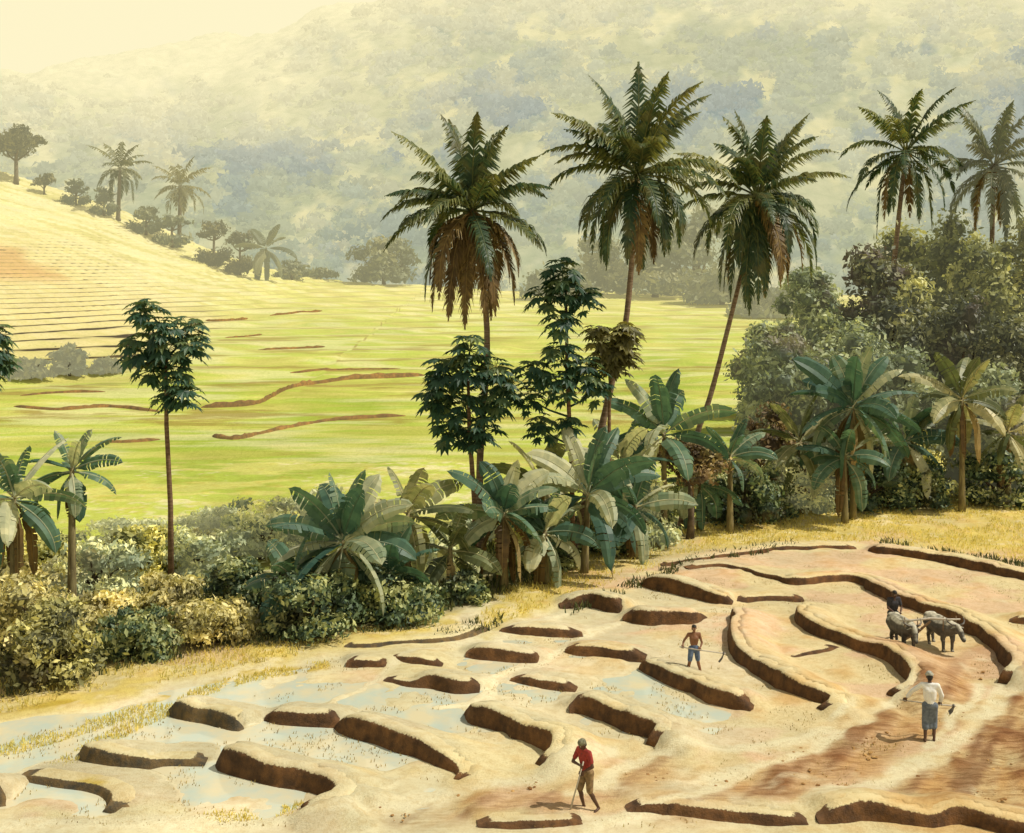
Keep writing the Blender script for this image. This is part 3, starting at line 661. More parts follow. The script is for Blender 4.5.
FB = [
 ('thin earth bund left of the lone slim tree, on the green terraces', [(14, 407), (60, 410), (110, 407), (160, 412)], 3.0),
 ('thick earth bund rising right from the lone slim tree', [(202, 408), (252, 405), (275, 396), (297, 387), (336, 381), (425, 376)], 5.0),
 ('lowest long earth bund across the bright green field', [(212, 437), (238, 439), (265, 433), (299, 426), (336, 420), (405, 416)], 4.5),
 ('short lowest earth bund behind the lone slim tree trunk', [(100, 442), (130, 442), (160, 440)], 3.0),
 ('short earth bund high on the terraces right of the lone slim tree crown', [(206, 321), (226, 321), (248, 319)], 3.0),
 ('faint earth bund near the far end of the terraces', [(270, 316), (295, 313), (322, 311)], 2.5),
 ('faint middle earth bund above the thick one', [(258, 350), (290, 349), (325, 347)], 2.2),
 ('faint broken earth bund at mid height beside the slim crown', [(225, 338), (245, 337), (262, 335)], 2.2),
 ('low earth bund just under the small dark field bushes', [(20, 396), (60, 393), (105, 392)], 2.2),
 ('faint earth bund left of the dense dark tree crown', [(290, 373), (340, 370), (400, 369)], 2.0),
]
for i, (lb, p, h) in enumerate(FB): far_bund(lb, p, h, i + 3)

# ------------------------------------------------------------------ plants
def make_frond(mb, hub, az, el, L, droop, rnd, wid=0.75, tint0=0.5, nst=34, lw=0.055):
    """feather frond: rachis bending under its weight with two rows of hanging leaflets"""
    pts = [Vector(hub)]; dirs = []
    n = 14; e = el
    side_drift = rnd.uniform(-0.25, 0.25)
    for i in range(n):
        s = i / n
        a = az + side_drift * s
        d = Vector((math.cos(a) * math.cos(e), math.sin(a) * math.cos(e), math.sin(e)))
        dirs.append(d); pts.append(pts[-1] + d * (L / n)); e = max(e - droop / n * (0.5 + 1.4 * s), -1.5)
    dirs.append(dirs[-1])
    mb.tube(pts, [0.045 * (1 - 0.85 * i / n) + 0.006 for i in range(n + 1)], 4, min(tint0 + 0.25, 1))
    for k in range(nst):
        s = 0.13 + 0.86 * k / (nst - 1); f = s * n; i = min(int(f), n - 1); t = f - i
        p = pts[i].lerp(pts[i + 1], t); d = dirs[i]
        sd = d.cross(Vector((0, 0, 1)))
        if sd.length < 1e-3: sd = Vector((1, 0, 0))
        sd.normalize(); up = sd.cross(d)
        ll = wid * (math.sin(math.pi * min(1, (s * 0.94 + 0.10)) ** 0.8) ** 0.7 + 0.12) * rnd.uniform(0.62, 1.15)
        if rnd.random() < 0.05: continue
        for sg in (-1, 1):
            o = (sd * sg * 0.78 + d * (0.55 + 0.4 * s + rnd.uniform(-.15, .25)) + up * rnd.uniform(0.05, 0.3)).normalized()
            o2 = (o * 0.7 + Vector((0, 0, -1.0)) + d * 0.15).normalized()
            w = d * lw
            m = p + o * ll * 0.5; q = m + o2 * ll * 0.52
            tv = min(1, max(0, tint0 + rnd.uniform(-0.18, 0.18) + 0.25 * max(0, up.z - 0.3)))
            mb.quad_strip([[p - w * .5, p + w * .5], [m - w * .6, m + w * .6], [q - w * .08, q + w * .08]], [tv * 0.8, tv, min(1, tv + 0.12)])

def coconut_palm(label, trunk, Y, nf, L, seed, mat=L_PALM, dry=0.15, nuts=6, trunk_r=0.17, hub_tilt=(0, 0), bmat=B_PALM, wid=0.90, group='coconut palms', nst=44, lw=0.11, drymat=L_PALMDRY, extra=()):
    rnd = random.Random(seed)
    P = [depth_pt(x, y, Y) for x, y in trunk]
    gz = ground_z(P[0].x, Y); P[0].z = gz - 0.1
    th = thing('coconut_palm', label, 'palm tree', (P[0].x, P[0].y, gz), group)
    tp = catmull(P, 6); mb = MB()
    mb.tube(tp, [trunk_r * (1.35 if i == 0 else 1.0) * (1 - 0.38 * i / len(tp)) * (1 + 0.05 * (i % 2)) for i in range(len(tp))], 10)
    mb.build('trunk', bmat, th)
    hub = P[-1]
    golden = 2.39996
    for k in range(nf):
        u = (k + 0.5) / nf
        az = k * golden + rnd.uniform(-0.3, 0.3)
        el = R(84) - R(138) * u ** 0.85 + rnd.uniform(-0.24, 0.24)
        isdry = u > 1 - dry
        l = L * (1.02 + 0.04 * u) * rnd.uniform(0.8, 1.12)
        dr = (0.55 + 1.25 * u) * rnd.uniform(0.6, 1.4)
        fb = MB()
        make_frond(fb, hub + Vector((math.cos(az) * .12, math.sin(az) * .12, 0.05 - 0.3 * u)), az, el, l, dr, rnd, wid, rnd.uniform(0.25, 0.62) + (0.12 if u < 0.3 else 0), nst, lw)
        fo = fb.build('frond', drymat if isdry else mat, th)
        if isdry: fo['label'] = 'dry brown frond hanging below the crown'
    for az, el, l, dr, isd in extra:
        fb = MB(); make_frond(fb, hub, R(az), R(el), l, dr, rnd, wid, 0.5, nst, lw)
        fb.build('frond', drymat if isd else mat, th)
    for k in range(nuts):
        a = k * 2.1 + seed; c = hub + Vector((math.cos(a) * 0.3, math.sin(a) * 0.3, -0.35 - 0.12 * (k % 3)))
        nb = MB(); rows = []
        for i in range(6):
            ph = math.pi * i / 5
            rows.append([c + Vector((math.cos(t) * math.sin(ph) * .13 + 1e-4, math.sin(t) * math.sin(ph) * .13, math.cos(ph) * .16)) for t in [2 * math.pi * j / 8 for j in range(8)]])
        nb.quad_strip(rows, closed=True); nb.build('coconut', M_NUT, th)
    return th

coconut_palm('coconut palm with brown hanging skirt, leftmost of the tall palms', [(481, 559), (480, 460), (487, 330), (472, 208)], 52, 36, 4.0, 3, dry=0.34, nuts=5,
             extra=[(140, 80, 4.4, 0.5, False), (60, 72, 4.2, 0.6, False), (175, 20, 4.2, 1.2, False), (-70, -62, 5.0, .5, True), (-100, -68, 5.2, .4, True), (-130, -60, 5.0, .5, True), (-45, -58, 4.8, .6, True), (-160, -50, 4.8, .8, True), (200, -40, 4.6, 1.0, False), (-15, -45, 4.6, .9, True)])
coconut_palm('tallest dark coconut palm leaning right, in the middle', [(573, 560), (590, 478), (612, 382), (627, 313), (638, 172)], 53, 38, 4.3, 8, dry=0.06, nuts=7,
             extra=[(80, 82, 5.2, 0.35, False), (20, 62, 5.0, 0.7, False), (160, 75, 4.8, .5, False), (185, 35, 4.6, 1.1, False), (-10, 20, 4.6, 1.2, False)])
coconut_palm('coconut palm with yellow brown fronds hanging on its right side', [(680, 530), (695, 443), (710, 397), (726, 336), (744, 262), (757, 194)], 58, 34, 4.3, 15, dry=0.12, nuts=5, trunk_r=0.14,
             extra=[(30, 58, 4.8, 0.35, False), (150, 82, 4.2, .3, False), (-20, -50, 4.2, 0.9, True), (-5, -35, 4.4, 1.1, True), (20, -45, 4.2, 0.9, True), (-50, -60, 4.6, .5, True), (-100, -62, 5.4, .5, False), (-120, -70, 5.8, .4, False), (190, -48, 5.0, .9, False), (215, -55, 5.4, .8, False), (240, -60, 5.6, .6, False), (160, -58, 5.0, .6, False), (-75, -72, 5.0, .3, False), (-20, -62, 4.6, .4, True)])
coconut_palm('coconut palm rising out of the thicket, left one of the right hand pair', [(890, 420), (892, 300), (897, 235), (906, 150)], 80, 26, 5.2, 31, dry=0.06, nuts=8, trunk_r=0.2, wid=0.9, nst=36, lw=0.14)
coconut_palm('coconut palm by the right edge, partly cut off', [(985, 420), (990, 300), (992, 240), (994, 164)], 82, 26, 5.0, 37, mat=L_PALMGREY, dry=0.06, nuts=5, trunk_r=0.2, wid=0.9, nst=36, lw=0.14)
L_PALMFAR = leaf_mat('far_palm_leaf', (0.06, 0.075, 0.04), (0.12, 0.13, 0.06), (0.26, 0.24, 0.10), 0.25, 0.6, haze=0.22)
L_PALMFARO = leaf_mat('far_olive_palm_leaf', (0.09, 0.08, 0.03), (0.19, 0.17, 0.06), (0.3, 0.26, 0.10), 0.25, 0.6, haze=0.26)
for lb, tr, s, mt in (('hazy ridge palm, left of the two on the hillside', [(118, 212), (119, 195), (120, 168)], 41, L_PALMFAR), ('hazy olive ridge palm, right of the two on the hillside', [(179, 222), (180, 205), (180, 186)], 47, L_PALMFARO)):
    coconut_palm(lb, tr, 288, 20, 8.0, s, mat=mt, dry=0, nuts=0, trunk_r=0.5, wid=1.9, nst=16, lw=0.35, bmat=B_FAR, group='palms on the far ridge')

def banana_leaf(mb, hub, az, el, L, W, droop, rnd, tint0=0.5):
    n = 13; pts = [Vector(hub)]; dirs = []; e = el; tw = rnd.uniform(-1.15, 1.15)
    for i in range(n):
        s = i / n
        d = Vector((math.cos(az) * math.cos(e), math.sin(az) * math.cos(e), math.sin(e))); dirs.append(d)
        pts.append(pts[-1] + d * L / n); e = max(e - droop / n * (0.35 + 1.6 * s), -1.52)
    dirs.append(dirs[-1])
    mb.tube(pts, [0.035 * (1 - 0.8 * i / n) + .006 for i in range(n + 1)], 5, min(1, tint0 + 0.35))
    fr = []
    for i in range(n + 1):
        s = i / n; d = dirs[i]; sd = d.cross(Vector((0, 0, 1)))
        if sd.length < 1e-3: sd = Vector((-math.sin(az), math.cos(az), 0))
        sd.normalize(); up = sd.cross(d)
        sd = (sd * math.cos(tw) + up * math.sin(tw)); up = sd.cross(d)
        u = (s - 0.12) / 0.88
        w = 0 if u <= 0 else W * 0.5 * min(1, (u * 5) ** 0.6) * (max(0, 1 - u ** 4.5)) ** 0.6
        fr.append((pts[i], sd, up, d, w))
    for sg in (-1, 1):
        run = []
        for i in range(1, n):
            p, sd, up, d, w = fr[i]; p2, sd2, up2, d2, w2 = fr[i + 1]
            tear = rnd.random() < 0.22
            sag = rnd.uniform(0.05, 0.35) if tear else 0.12
            k1 = rnd.uniform(0.85, 1.05)
            def edge(P, S, U, w): return [P, P + S * sg * w * 0.55 + U * w * 0.10, P + S * sg * w * k1 - U * w * (sag + 0.1) ]
            a = edge(p + d * (0.02 if tear else 0), sd, up, max(w, .001)); b = edge(p2 - d * (0.03 if tear else 0), sd2, up2, max(w2, .001))
            if tear and rnd.random() < 0.6:
                b[2] = b[2] - d * L / n * rnd.uniform(0.05, 0.3)
            t = min(1, max(0, tint0 + rnd.uniform(-.1, .1)))
            mb.quad_strip([a, b], [t, t])
def banana(label, hub_px, Y, n, L, seed, mat=L_BAN, dry=2, base_px=None, W=0.62, lean=0, stems=1, elev=(84, -72), drymat=L_BANDRY, group='banana plants along the field edge', name='banana_plant'):
    n = int(n * 1.3); W *= 1.5; L *= 1.08
    rnd = random.Random(seed)
    hub = depth_pt(*hub_px, Y); bx = (base_px if base_px else hub_px[0]); base = Vector(((bx - CX) * Y / F, Y, ground_z((bx - CX) * Y / F, Y)))
    th = thing(name, label, 'banana plant', base, group)
    mb = MB(); tp = [base + (hub - base) * t + Vector((0, 0, -0.05 if t == 0 else 0)) for t in (0, .15, .4, .7, 1)]
    mb.tube(tp, [0.2, .17, .14, .12, .08], 9); mb.build('stem', B_BAN, th)
    for k in range(n):
        u = (k + 0.3) / n
        az = k * 2.39996 + rnd.uniform(-.35, .35)
        # turn more leaves across the line of sight so the star outline shows
        az = az - 0.28 * math.sin(2 * az)
        el = R(elev[0]) + (R(elev[1]) - R(elev[0])) * u ** 0.9 + rnd.uniform(-.1, .1)
        isd = k >= n - dry
        l = L * rnd.uniform(0.82, 1.1) * (0.8 if u < 0.12 else 1)
        fb = MB()
        banana_leaf(fb, hub + Vector((0, 0, -0.25 * u)), az, el, l, W * rnd.uniform(.8, 1.15) * (0.7 if isd else 1), (0.5 + 1.3 * u) * rnd.uniform(.7, 1.2) + (0.5 if isd else 0), rnd, rnd.choice((rnd.uniform(0.1, 0.5), rnd.uniform(0.1, 0.6), rnd.uniform(0.6, 1.0))))
        lf = fb.build('leaf', drymat if isd else mat, th, smooth=False)
        if isd: lf['label'] = 'dry brown leaf hanging along the stem'
    return th
banana('big dark banana plant above the dark bushes left of centre', (343, 540), 43, 22, 2.9, 5, dry=3, W=0.66, base_px=345)
banana('olive banana plant just behind the big dark one', (408, 512), 46, 11, 2.4, 9, mat=L_BANOL, dry=1, W=0.6)
banana('banana plant with brown dead leaves hanging in the middle', (504, 512), 47, 17, 2.4, 12, dry=7, W=0.62)
banana('tall dark banana plant at the foot of the tallest palm', (588, 492), 49.5, 15, 3.3, 19, dry=1, W=0.62, base_px=584, elev=(84, -40))
banana('grey green banana plant with upright leaves behind the round brown bush', (664, 432), 55, 11, 3.2, 23, dry=1, W=0.75, elev=(86, -35))
banana('small low dark banana plant right of the round brown bush', (730, 455), 57, 9, 2.0, 27, dry=0, W=0.45, elev=(75, -30))
banana('banana plant with sunlit fan of leaves, left one before the thicket', (853, 405), 60, 20, 3.4, 33, dry=4, W=0.72)
banana('banana plant with few pale leaves, right one before the thicket', (962, 398), 62, 13, 3.0, 39, mat=L_BANOL, dry=3, W=0.68)
banana('banana plant cut by the left edge, lower of the left pair', (14, 496), 42, 16, 2.5, 43, dry=4, W=0.5)
banana('thin dark banana plant right of the one cut by the left edge', (72, 468), 44, 12, 1.8, 48, dry=1, W=0.40)
for lb, hp, Y, n, L, sd, mt, dr in (
   ('low banana sucker leaning out at the left foot of the big dark banana plant', (292, 578), 42.2, 9, 1.9, 61, L_BAN, 1), ('low banana sucker at the right foot of the big dark banana plant', (388, 572), 43.5, 10, 2.0, 62, L_BAN, 1),
   ('olive banana sucker between the olive and the brown leaved banana plants', (450, 548), 46.2, 9, 2.0, 63, L_BANOL, 1), ('banana sucker right of the brown leaved banana plant', (545, 530), 48, 10, 2.2, 64, L_BAN, 1),
   ('banana sucker right of the tall dark banana plant', (635, 505), 52, 10, 2.3, 65, L_BAN, 1), ('olive banana plant behind the tall dark one, under the narrow tufted tree', (540, 480), 53, 10, 2.8, 66, L_BANOL, 2),
   ('low banana plant left of the sunlit fan', (800, 440), 61.5, 11, 2.8, 67, L_BANOL, 1), ('low banana plant right of the sunlit fan', (905, 440), 63, 11, 2.8, 68, L_BAN, 2), ('low banana plant at the right edge of the thicket foot', (1008, 430), 63.5, 10, 2.8, 69, L_BANOL, 2),
   ('low banana plant in front of the sunlit fan', (845, 455), 59.2, 10, 2.4, 70, L_BAN, 2), ('dark banana plant under the olive tufted tree', (620, 462), 54, 10, 2.8, 71, L_BAN, 1), ('low banana plant at the foot of the round brown bush', (700, 482), 57.5, 9, 2.0, 72, L_BAN, 0)):
    banana(lb, hp, Y, n, L, sd, mat=mt, dry=dr, W=0.55)
banana('small spiky far banana plant at the lower end of the ridge', (266, 248), 270, 9, 7.0, 52, mat=L_RIDGEG, dry=0, W=1.6, drymat=L_RIDGE, group='plants on the far ridge')

def palmate(mb, base, tip, rnd, size, tint):
    mb.tube([base, (base + tip) / 2 + Vector((0, 0, .04)), tip], 0.015, 4, min(1, tint + .2), cap=False)
    d = (tip - base).normalized(); nrm = (Vector((0, 0, 1)) * 0.9 + d * 0.5 + Vector((rnd.uniform(-.3, .3), rnd.uniform(-.3, .3), 0))).normalized()
    u = (d - nrm * d.dot(nrm)).normalized(); w = nrm.cross(u)
    for k in range(9):
        a = R(-150 + 300 * k / 8); l = size * (1 - 0.30 * abs(k - 4) / 4) * rnd.uniform(.85, 1.1)
        v = u * math.cos(a) + w * math.sin(a); s = nrm.cross(v)
        m = tip + v * l * .55 + Vector((0, 0, -0.03)); e = tip + v * l + Vector((0, 0, -0.32 * l))
        t = min(1, max(0, tint + rnd.uniform(-.15, .15)))
        mb.poly([tip - v * 0.02, m + s * l * .20, e, m - s * l * .20], t)
def papaya(label, base_px, Y, clusters, seed, mat=L_PAP, size=0.50, pet=0.75, per=15, r=0.085, trunks=None, group='slim trees with dark leaf tufts', name='papaya_tree', gz0=None):
    per = int(per * 1.75)
    rnd = random.Random(seed)
    base = Vector(((base_px - CX) * Y / F, Y, ground_z((base_px - CX) * Y / F, Y)))
    th = thing(name, label, 'papaya tree', base, group)
    top = depth_pt(clusters[0][0], clusters[0][1], Y)
    mb = MB(); mb.tube([base + Vector((0, 0, -.1)), base.lerp(top, .35) + Vector((.05, 0, 0)), base.lerp(top, .7) + Vector((-.04, 0, 0)), top], [r * 1.3, r, r * .85, r * .5], 8)
    mb.build('trunk', B_PAP, th)
    for i, (cx, cy, sc) in enumerate(clusters):
        c = depth_pt(cx, cy, Y) + Vector((0, rnd.uniform(-.5, .5), 0))
        lb = MB()
        if i:
            t = min(max((c.z - 0.7 - base.z) / max(top.z - base.z, .1), 0.2), 0.97); q = base.lerp(top, t)
            lb.tube([q, (q + c) / 2 + Vector((0, 0, -.08)), c], [r * .5, r * .4, r * .3], 6, 0.3)
        for k in range(per):
            a = k * 2.4 + rnd.random(); e = R(70) - R(115) * (k + .5) / per + rnd.uniform(-.2, .2); l = pet * sc * rnd.uniform(.6, 1.1)
            p = c + Vector((math.cos(a) * math.cos(e), math.sin(a) * math.cos(e), math.sin(e))) * l
            palmate(lb, c, p, rnd, size * sc * rnd.uniform(.8, 1.2), rnd.uniform(.1, .65) + (.2 if e > .5 else 0))
        lb.build('leaf_cluster', mat, th, smooth=False)
    return th
papaya('lone slim tree with a tufted crown standing before the green terraces', 171, 47, [(166, 352, 1), (147, 312, .85), (187, 330, .8), (138, 350, .95), (192, 350, .85), (150, 372, .9), (178, 378, .8), (188, 395, .75), (166, 400, .65), (165, 330, .8)], 61, per=12, r=0.10)
papaya('dense dark crowned tree before the left tall palm', 476, 50, [(468, 372, 1), (470, 350, 1), (445, 370, .95), (495, 372, .95), (435, 402, .95), (465, 405, 1), (497, 405, .95), (450, 432, .9), (482, 432, .9), (505, 388, .75), (440, 385, .8), (470, 440, .8)], 67, per=13, r=0.11)
papaya('tall narrow tufted tree left of the leaning palm trunk', 573, 51, [(566, 290, 1), (562, 272, .95), (545, 300, .9), (585, 300, .9), (560, 322, .9), (560, 355, .9), (535, 372, .95), (585, 372, .95), (560, 385, 1), (530, 400, .8), (598, 390, .8), (540, 428, .8), (570, 425, .7)], 73, per=12, r=0.10)
papaya('olive brown tufted tree against the leaning palm trunk', 606, 52, [(612, 345, 1), (598, 335, .8), (626, 335, .85), (615, 362, .9), (600, 360, .7), (628, 358, .7)], 79, mat=L_PAPOL, size=0.55, pet=0.7, per=12)
papaya('dark tufted tree cut by the left edge', -12, 50, [(-8, 352, 1), (-6, 335, .8), (0, 365, .8), (-12, 380, .8), (-22, 350, .9)], 83, per=12)

def leaf_cloud(mb, lobes, n, size, rng, flat=0.0, core=True):
    C = np.array([l[0] for l in lobes]); Rr = np.array([l[1] for l in lobes])
    A = (Rr[:, 0] * Rr[:, 2]); pick = rng.choice(len(lobes), n, p=A / A.sum())
    d = rng.normal(size=(n, 3)); d /= np.linalg.norm(d, axis=1)[:, None]
    d[:, 2] = np.where(d[:, 2] < -0.5, -d[:, 2] * 0.6, d[:, 2])
    rad = 0.52 + 0.60 * rng.random(n) ** 0.9 + 0.40 * (rng.random(n) > 0.90) * rng.random(n) ** 1.5
    P = C[pick] + Rr[pick] * d * rad[:, None]
    nrm = d + rng.normal(size=(n, 3)) * 0.55; nrm /= np.linalg.norm(nrm, axis=1)[:, None]
    a = rng.normal(size=(n, 3)); u = np.cross(nrm, a); u /= np.linalg.norm(u, axis=1)[:, None] + 1e-9; w = np.cross(nrm, u)
    s = size * (0.45 + 1.3 * rng.random(n) ** 2)[:, None]
    V = np.stack([P - u * s * .6, P + w * s * .33 - nrm * s * .06, P + u * s * .75 - nrm * s * 0.2, P - w * s * .33 - nrm * s * .06], 1).reshape(-1, 3)
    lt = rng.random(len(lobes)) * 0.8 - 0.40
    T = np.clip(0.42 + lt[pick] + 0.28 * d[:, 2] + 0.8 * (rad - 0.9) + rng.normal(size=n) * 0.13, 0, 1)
    idx = np.arange(n * 4).reshape(n, 4)
    mb.add_np(V, idx.tolist(), np.repeat(T, 4).tolist())
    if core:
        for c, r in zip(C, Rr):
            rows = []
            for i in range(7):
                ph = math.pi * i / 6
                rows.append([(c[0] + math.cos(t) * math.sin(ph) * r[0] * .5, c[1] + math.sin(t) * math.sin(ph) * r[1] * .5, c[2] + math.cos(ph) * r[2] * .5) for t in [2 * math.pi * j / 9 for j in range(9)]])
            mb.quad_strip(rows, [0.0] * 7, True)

def bush(label, px, ytop, hw, Y, mat, seed, n=2600, size=0.15, name='bush', cat='bush', group='bushes along the field edge', nl=9, trunk_frac=0.18, bark=B_TREE, ybot=None):
    rg = np.random.default_rng(seed); rnd = random.Random(seed)
    x = (px - CX) * Y / F; gz = ground_z(x, Y); top = H - (ytop - HY) * Y / F; w = hw * Y / F; h = max(top - gz, 0.5)
    lo = gz + h * trunk_frac if ybot is None else max(gz, H - (ybot - HY) * Y / F)
    hc = (top - lo) / 2; cz = lo + hc
    th = thing(name, label, cat, (x, Y, gz), group)
    lobes = [((x, Y, cz), (w * .60, w * .6, hc * .72))]
    low = trunk_frac < 0.1
    for k in range(nl):
        a = k * 2.4 + rnd.random(); e = rnd.uniform(-.6 if low else -.4, 1.25); f = rnd.uniform(.50, .78); rr = rnd.uniform(.22, .44)
        lobes.append(((x + math.cos(a) * math.cos(e) * w * f, Y + math.sin(a) * math.cos(e) * w * f, cz + math.sin(e) * hc * f), (w * rr, w * rr, min(hc, w) * rr * rnd.uniform(.8, 1.15))))
    if low:
        for k in range(6):
            a = k * 1.05 + rnd.random() * .5; rr = rnd.uniform(.34, .5)
            lobes.append(((x + math.cos(a) * w * .62, Y + math.sin(a) * w * .5, gz + h * rnd.uniform(.10, .25)), (w * rr, w * rr, h * rnd.uniform(.2, .3))))
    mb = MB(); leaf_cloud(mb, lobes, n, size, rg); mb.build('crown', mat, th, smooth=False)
    tb = MB(); r0 = max(0.05, w * .07)
    tb.tube([(x, Y, gz - .1), (x + rnd.uniform(-.1, .1), Y, (gz + lo) / 2), (x, Y, cz)], [r0 * 1.4, r0, r0 * .7], 8)
    for c, r in lobes[1:5]:
        tb.tube([(x, Y, lo + (cz - lo) * .3), ((x + c[0]) / 2, (Y + c[1]) / 2, (lo + c[2]) / 2 + .1), c], [r0 * .6, r0 * .4, r0 * .2], 6)
    tb.build('trunk' if cat == 'tree' else 'stem', bark, th)
    return th

BUSH = [
 ('low dark olive brown bush at the left end of the thicket', 48, 598, 56, 36.6, L_DKOL, 3600, .13),
 ('round dark green bush in front, right of the olive brown one', 138, 604, 40, 39, L_DARK, 2600, .13),
 ('golden bush beside the dark banana clump', 218, 592, 42, 40.5, L_YEL, 2600, .13),
 ('golden brown bush at the foot of the lone slim tree', 172, 572, 44, 43, L_YEL, 2600, .14),
 ('yellow green bush at the left edge behind the olive brown one', 30, 566, 62, 40, L_YEL, 3000, .14),
 ('golden bush behind the round dark green bush', 105, 588, 44, 42, L_YEL, 2400, .14),
 ('grey green bush below the thin banana plant', 92, 528, 54, 46, L_GREY, 3000, .15),
 ('pale olive bush left behind the lone slim trunk', 140, 518, 40, 48, L_OLIVE, 2600, .15),
 ('grey bush right behind the lone slim trunk', 198, 524, 42, 49, L_GREY, 2600, .15),
 ('small dark bush left of the big banana plant', 236, 552, 32, 44.5, L_DARK, 2000, .13),
 ('orange brown bush under the left edge banana plant', 12, 560, 34, 43.5, L_YEL, 2000, .14),
 ('wide dark green bush under the big banana plant', 312, 566, 58, 41.5, L_DARK, 3800, .13),
 ('dark green bush right of the wide dark one', 398, 570, 52, 43, L_DARK, 3400, .13),
 ('pale grey bush left behind the big banana plant', 262, 492, 46, 52, L_GREY, 2600, .16),
 ('small dark bush below the brown leaved banana plant', 462, 572, 30, 45.5, L_DARK, 1800, .13),
 ('round brown bush on a bent stem', 690, 432, 46, 56, L_BROWN, 2800, .15),
 ('dark grey bush left below the round brown bush', 640, 478, 42, 54.5, L_GREY, 2600, .15),
 ('dark bush between the hanging brown leaves and the tall banana', 548, 528, 30, 50.5, L_DARK, 1800, .14),
 ('dark bush right of the round brown bush', 745, 448, 46, 59, L_DARK, 2800, .15),
 ('olive brown bush under the short dark palm', 772, 400, 40, 64, L_BROWN, 2600, .16),
 ('grey green low bush left under the sunlit banana plant', 800, 448, 44, 62, L_GREY, 2600, .15),
 ('dark low bush under the sunlit banana plant', 868, 440, 52, 63, L_DARK, 2800, .15),
 ('dark low bush at the right edge below the pale banana plant', 1000, 446, 48, 64, L_DARK, 2600, .15),
 ('olive low bush between the two banana plants of the thicket', 915, 430, 36, 65.5, L_OLIVE, 2400, .15),
 ('green shrub filling the gap behind the olive banana plant', 440, 530, 40, 49, L_GREY, 2600, .15),
 ('dark green shrub behind the tall banana plant', 608, 505, 40, 53.5, L_DARK, 2600, .15),
 ('olive shrub right behind the brown leaved banana plant', 530, 512, 40, 54, L_OLIVE, 2400, .16),
 ('pale shrub standing in for mist, farthest back behind the lone slim trunk', 215, 506, 46, 55, L_MIST, 2600, .16),
 ('pale shrub standing in for mist behind the big banana plant, right one', 318, 492, 48, 56, L_MIST, 2600, .16),
 ('pale shrub standing in for mist between the thin banana plant and the slim trunk', 128, 516, 42, 54, L_MIST, 2400, .16),
 ('grey green shrub under the dense dark crown', 478, 505, 44, 56, L_GREY, 2600, .16),
 ('small dark shrub at the grass edge right of the tall banana plant', 655, 505, 30, 56, L_DARK, 1800, .14),
 ('pale olive shrub left behind the thin banana plant', 40, 528, 46, 50, L_OLIVE, 2600, .15),
 ('dark shrub by the grass edge left of the sunlit banana fan', 765, 478, 34, 60.5, L_DARK, 2000, .14),
 ('dark shrub by the grass edge between the two banana plants', 915, 462, 40, 63, L_DARK, 2200, .14),
]
for i, (lb, px, yt, hw, Y, mt, n, s) in enumerate(BUSH):
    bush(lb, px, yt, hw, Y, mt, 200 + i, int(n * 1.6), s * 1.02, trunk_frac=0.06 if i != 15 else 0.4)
TREES = [
 ('grey green tree at the left end of the thicket, under the palms', 792, 318, 62, 69, L_TREEGY, 5200, .24),
 ('dark brownish tree in the thicket below the left palm of the pair', 878, 212, 56, 75, L_TREEDK, 5200, .26),
 ('tall olive tree in the thicket between the paired palms', 950, 186, 60, 84, L_TREEOL, 5600, .28),
 ('olive tree at the right edge under the cut off palm', 1024, 200, 58, 80, L_TREEOL, 5200, .28),
 ('grey green tree in the middle of the thicket', 850, 300, 58, 71, L_TREEGY, 5200, .24),
 ('dark tree with brown patches, centre right of the thicket', 945, 276, 56, 71.5, L_TREEDK, 5200, .24),
 ('dark tree at the right edge of the thicket, lower one', 1022, 300, 52, 70, L_TREEDK, 4800, .24),
 ('yellowish tree behind the dark brownish one', 905, 192, 42, 88, L_TREEOL, 4000, .28),
 ('low grey green tree in front of the thicket behind the banana fan', 895, 338, 56, 67, L_TREEGY, 5000, .22),
 ('tree beside the right edge behind the pale banana plant', 985, 350, 50, 66.5, L_TREEGY, 4800, .22),
 ('hazy grey green tree rising left behind the thicket, by the leaning yellow brown palm', 812, 250, 44, 100, L_TREEGY, 4800, .3),
 ('low grey green tree where the thicket meets the green terraces', 772, 316, 40, 92, L_TREEGY, 4200, .28),
 ('yellow olive tree top showing between the dark and the right edge trees', 985, 210, 42, 77, L_TREEOL, 4600, .26),
 ('yellow olive tree low in the middle of the thicket', 905, 262, 40, 74, L_TREEOL, 4600, .25),
]
for i, (lb, px, yt, hw, Y, mt, n, s) in enumerate(TREES):
    bush(lb, px, yt, hw, Y, mt, 300 + i, int(n * 2.0), s * 1.05, name='broadleaf_tree', cat='tree', group='trees of the thicket on the right', nl=26, trunk_frac=0.05)
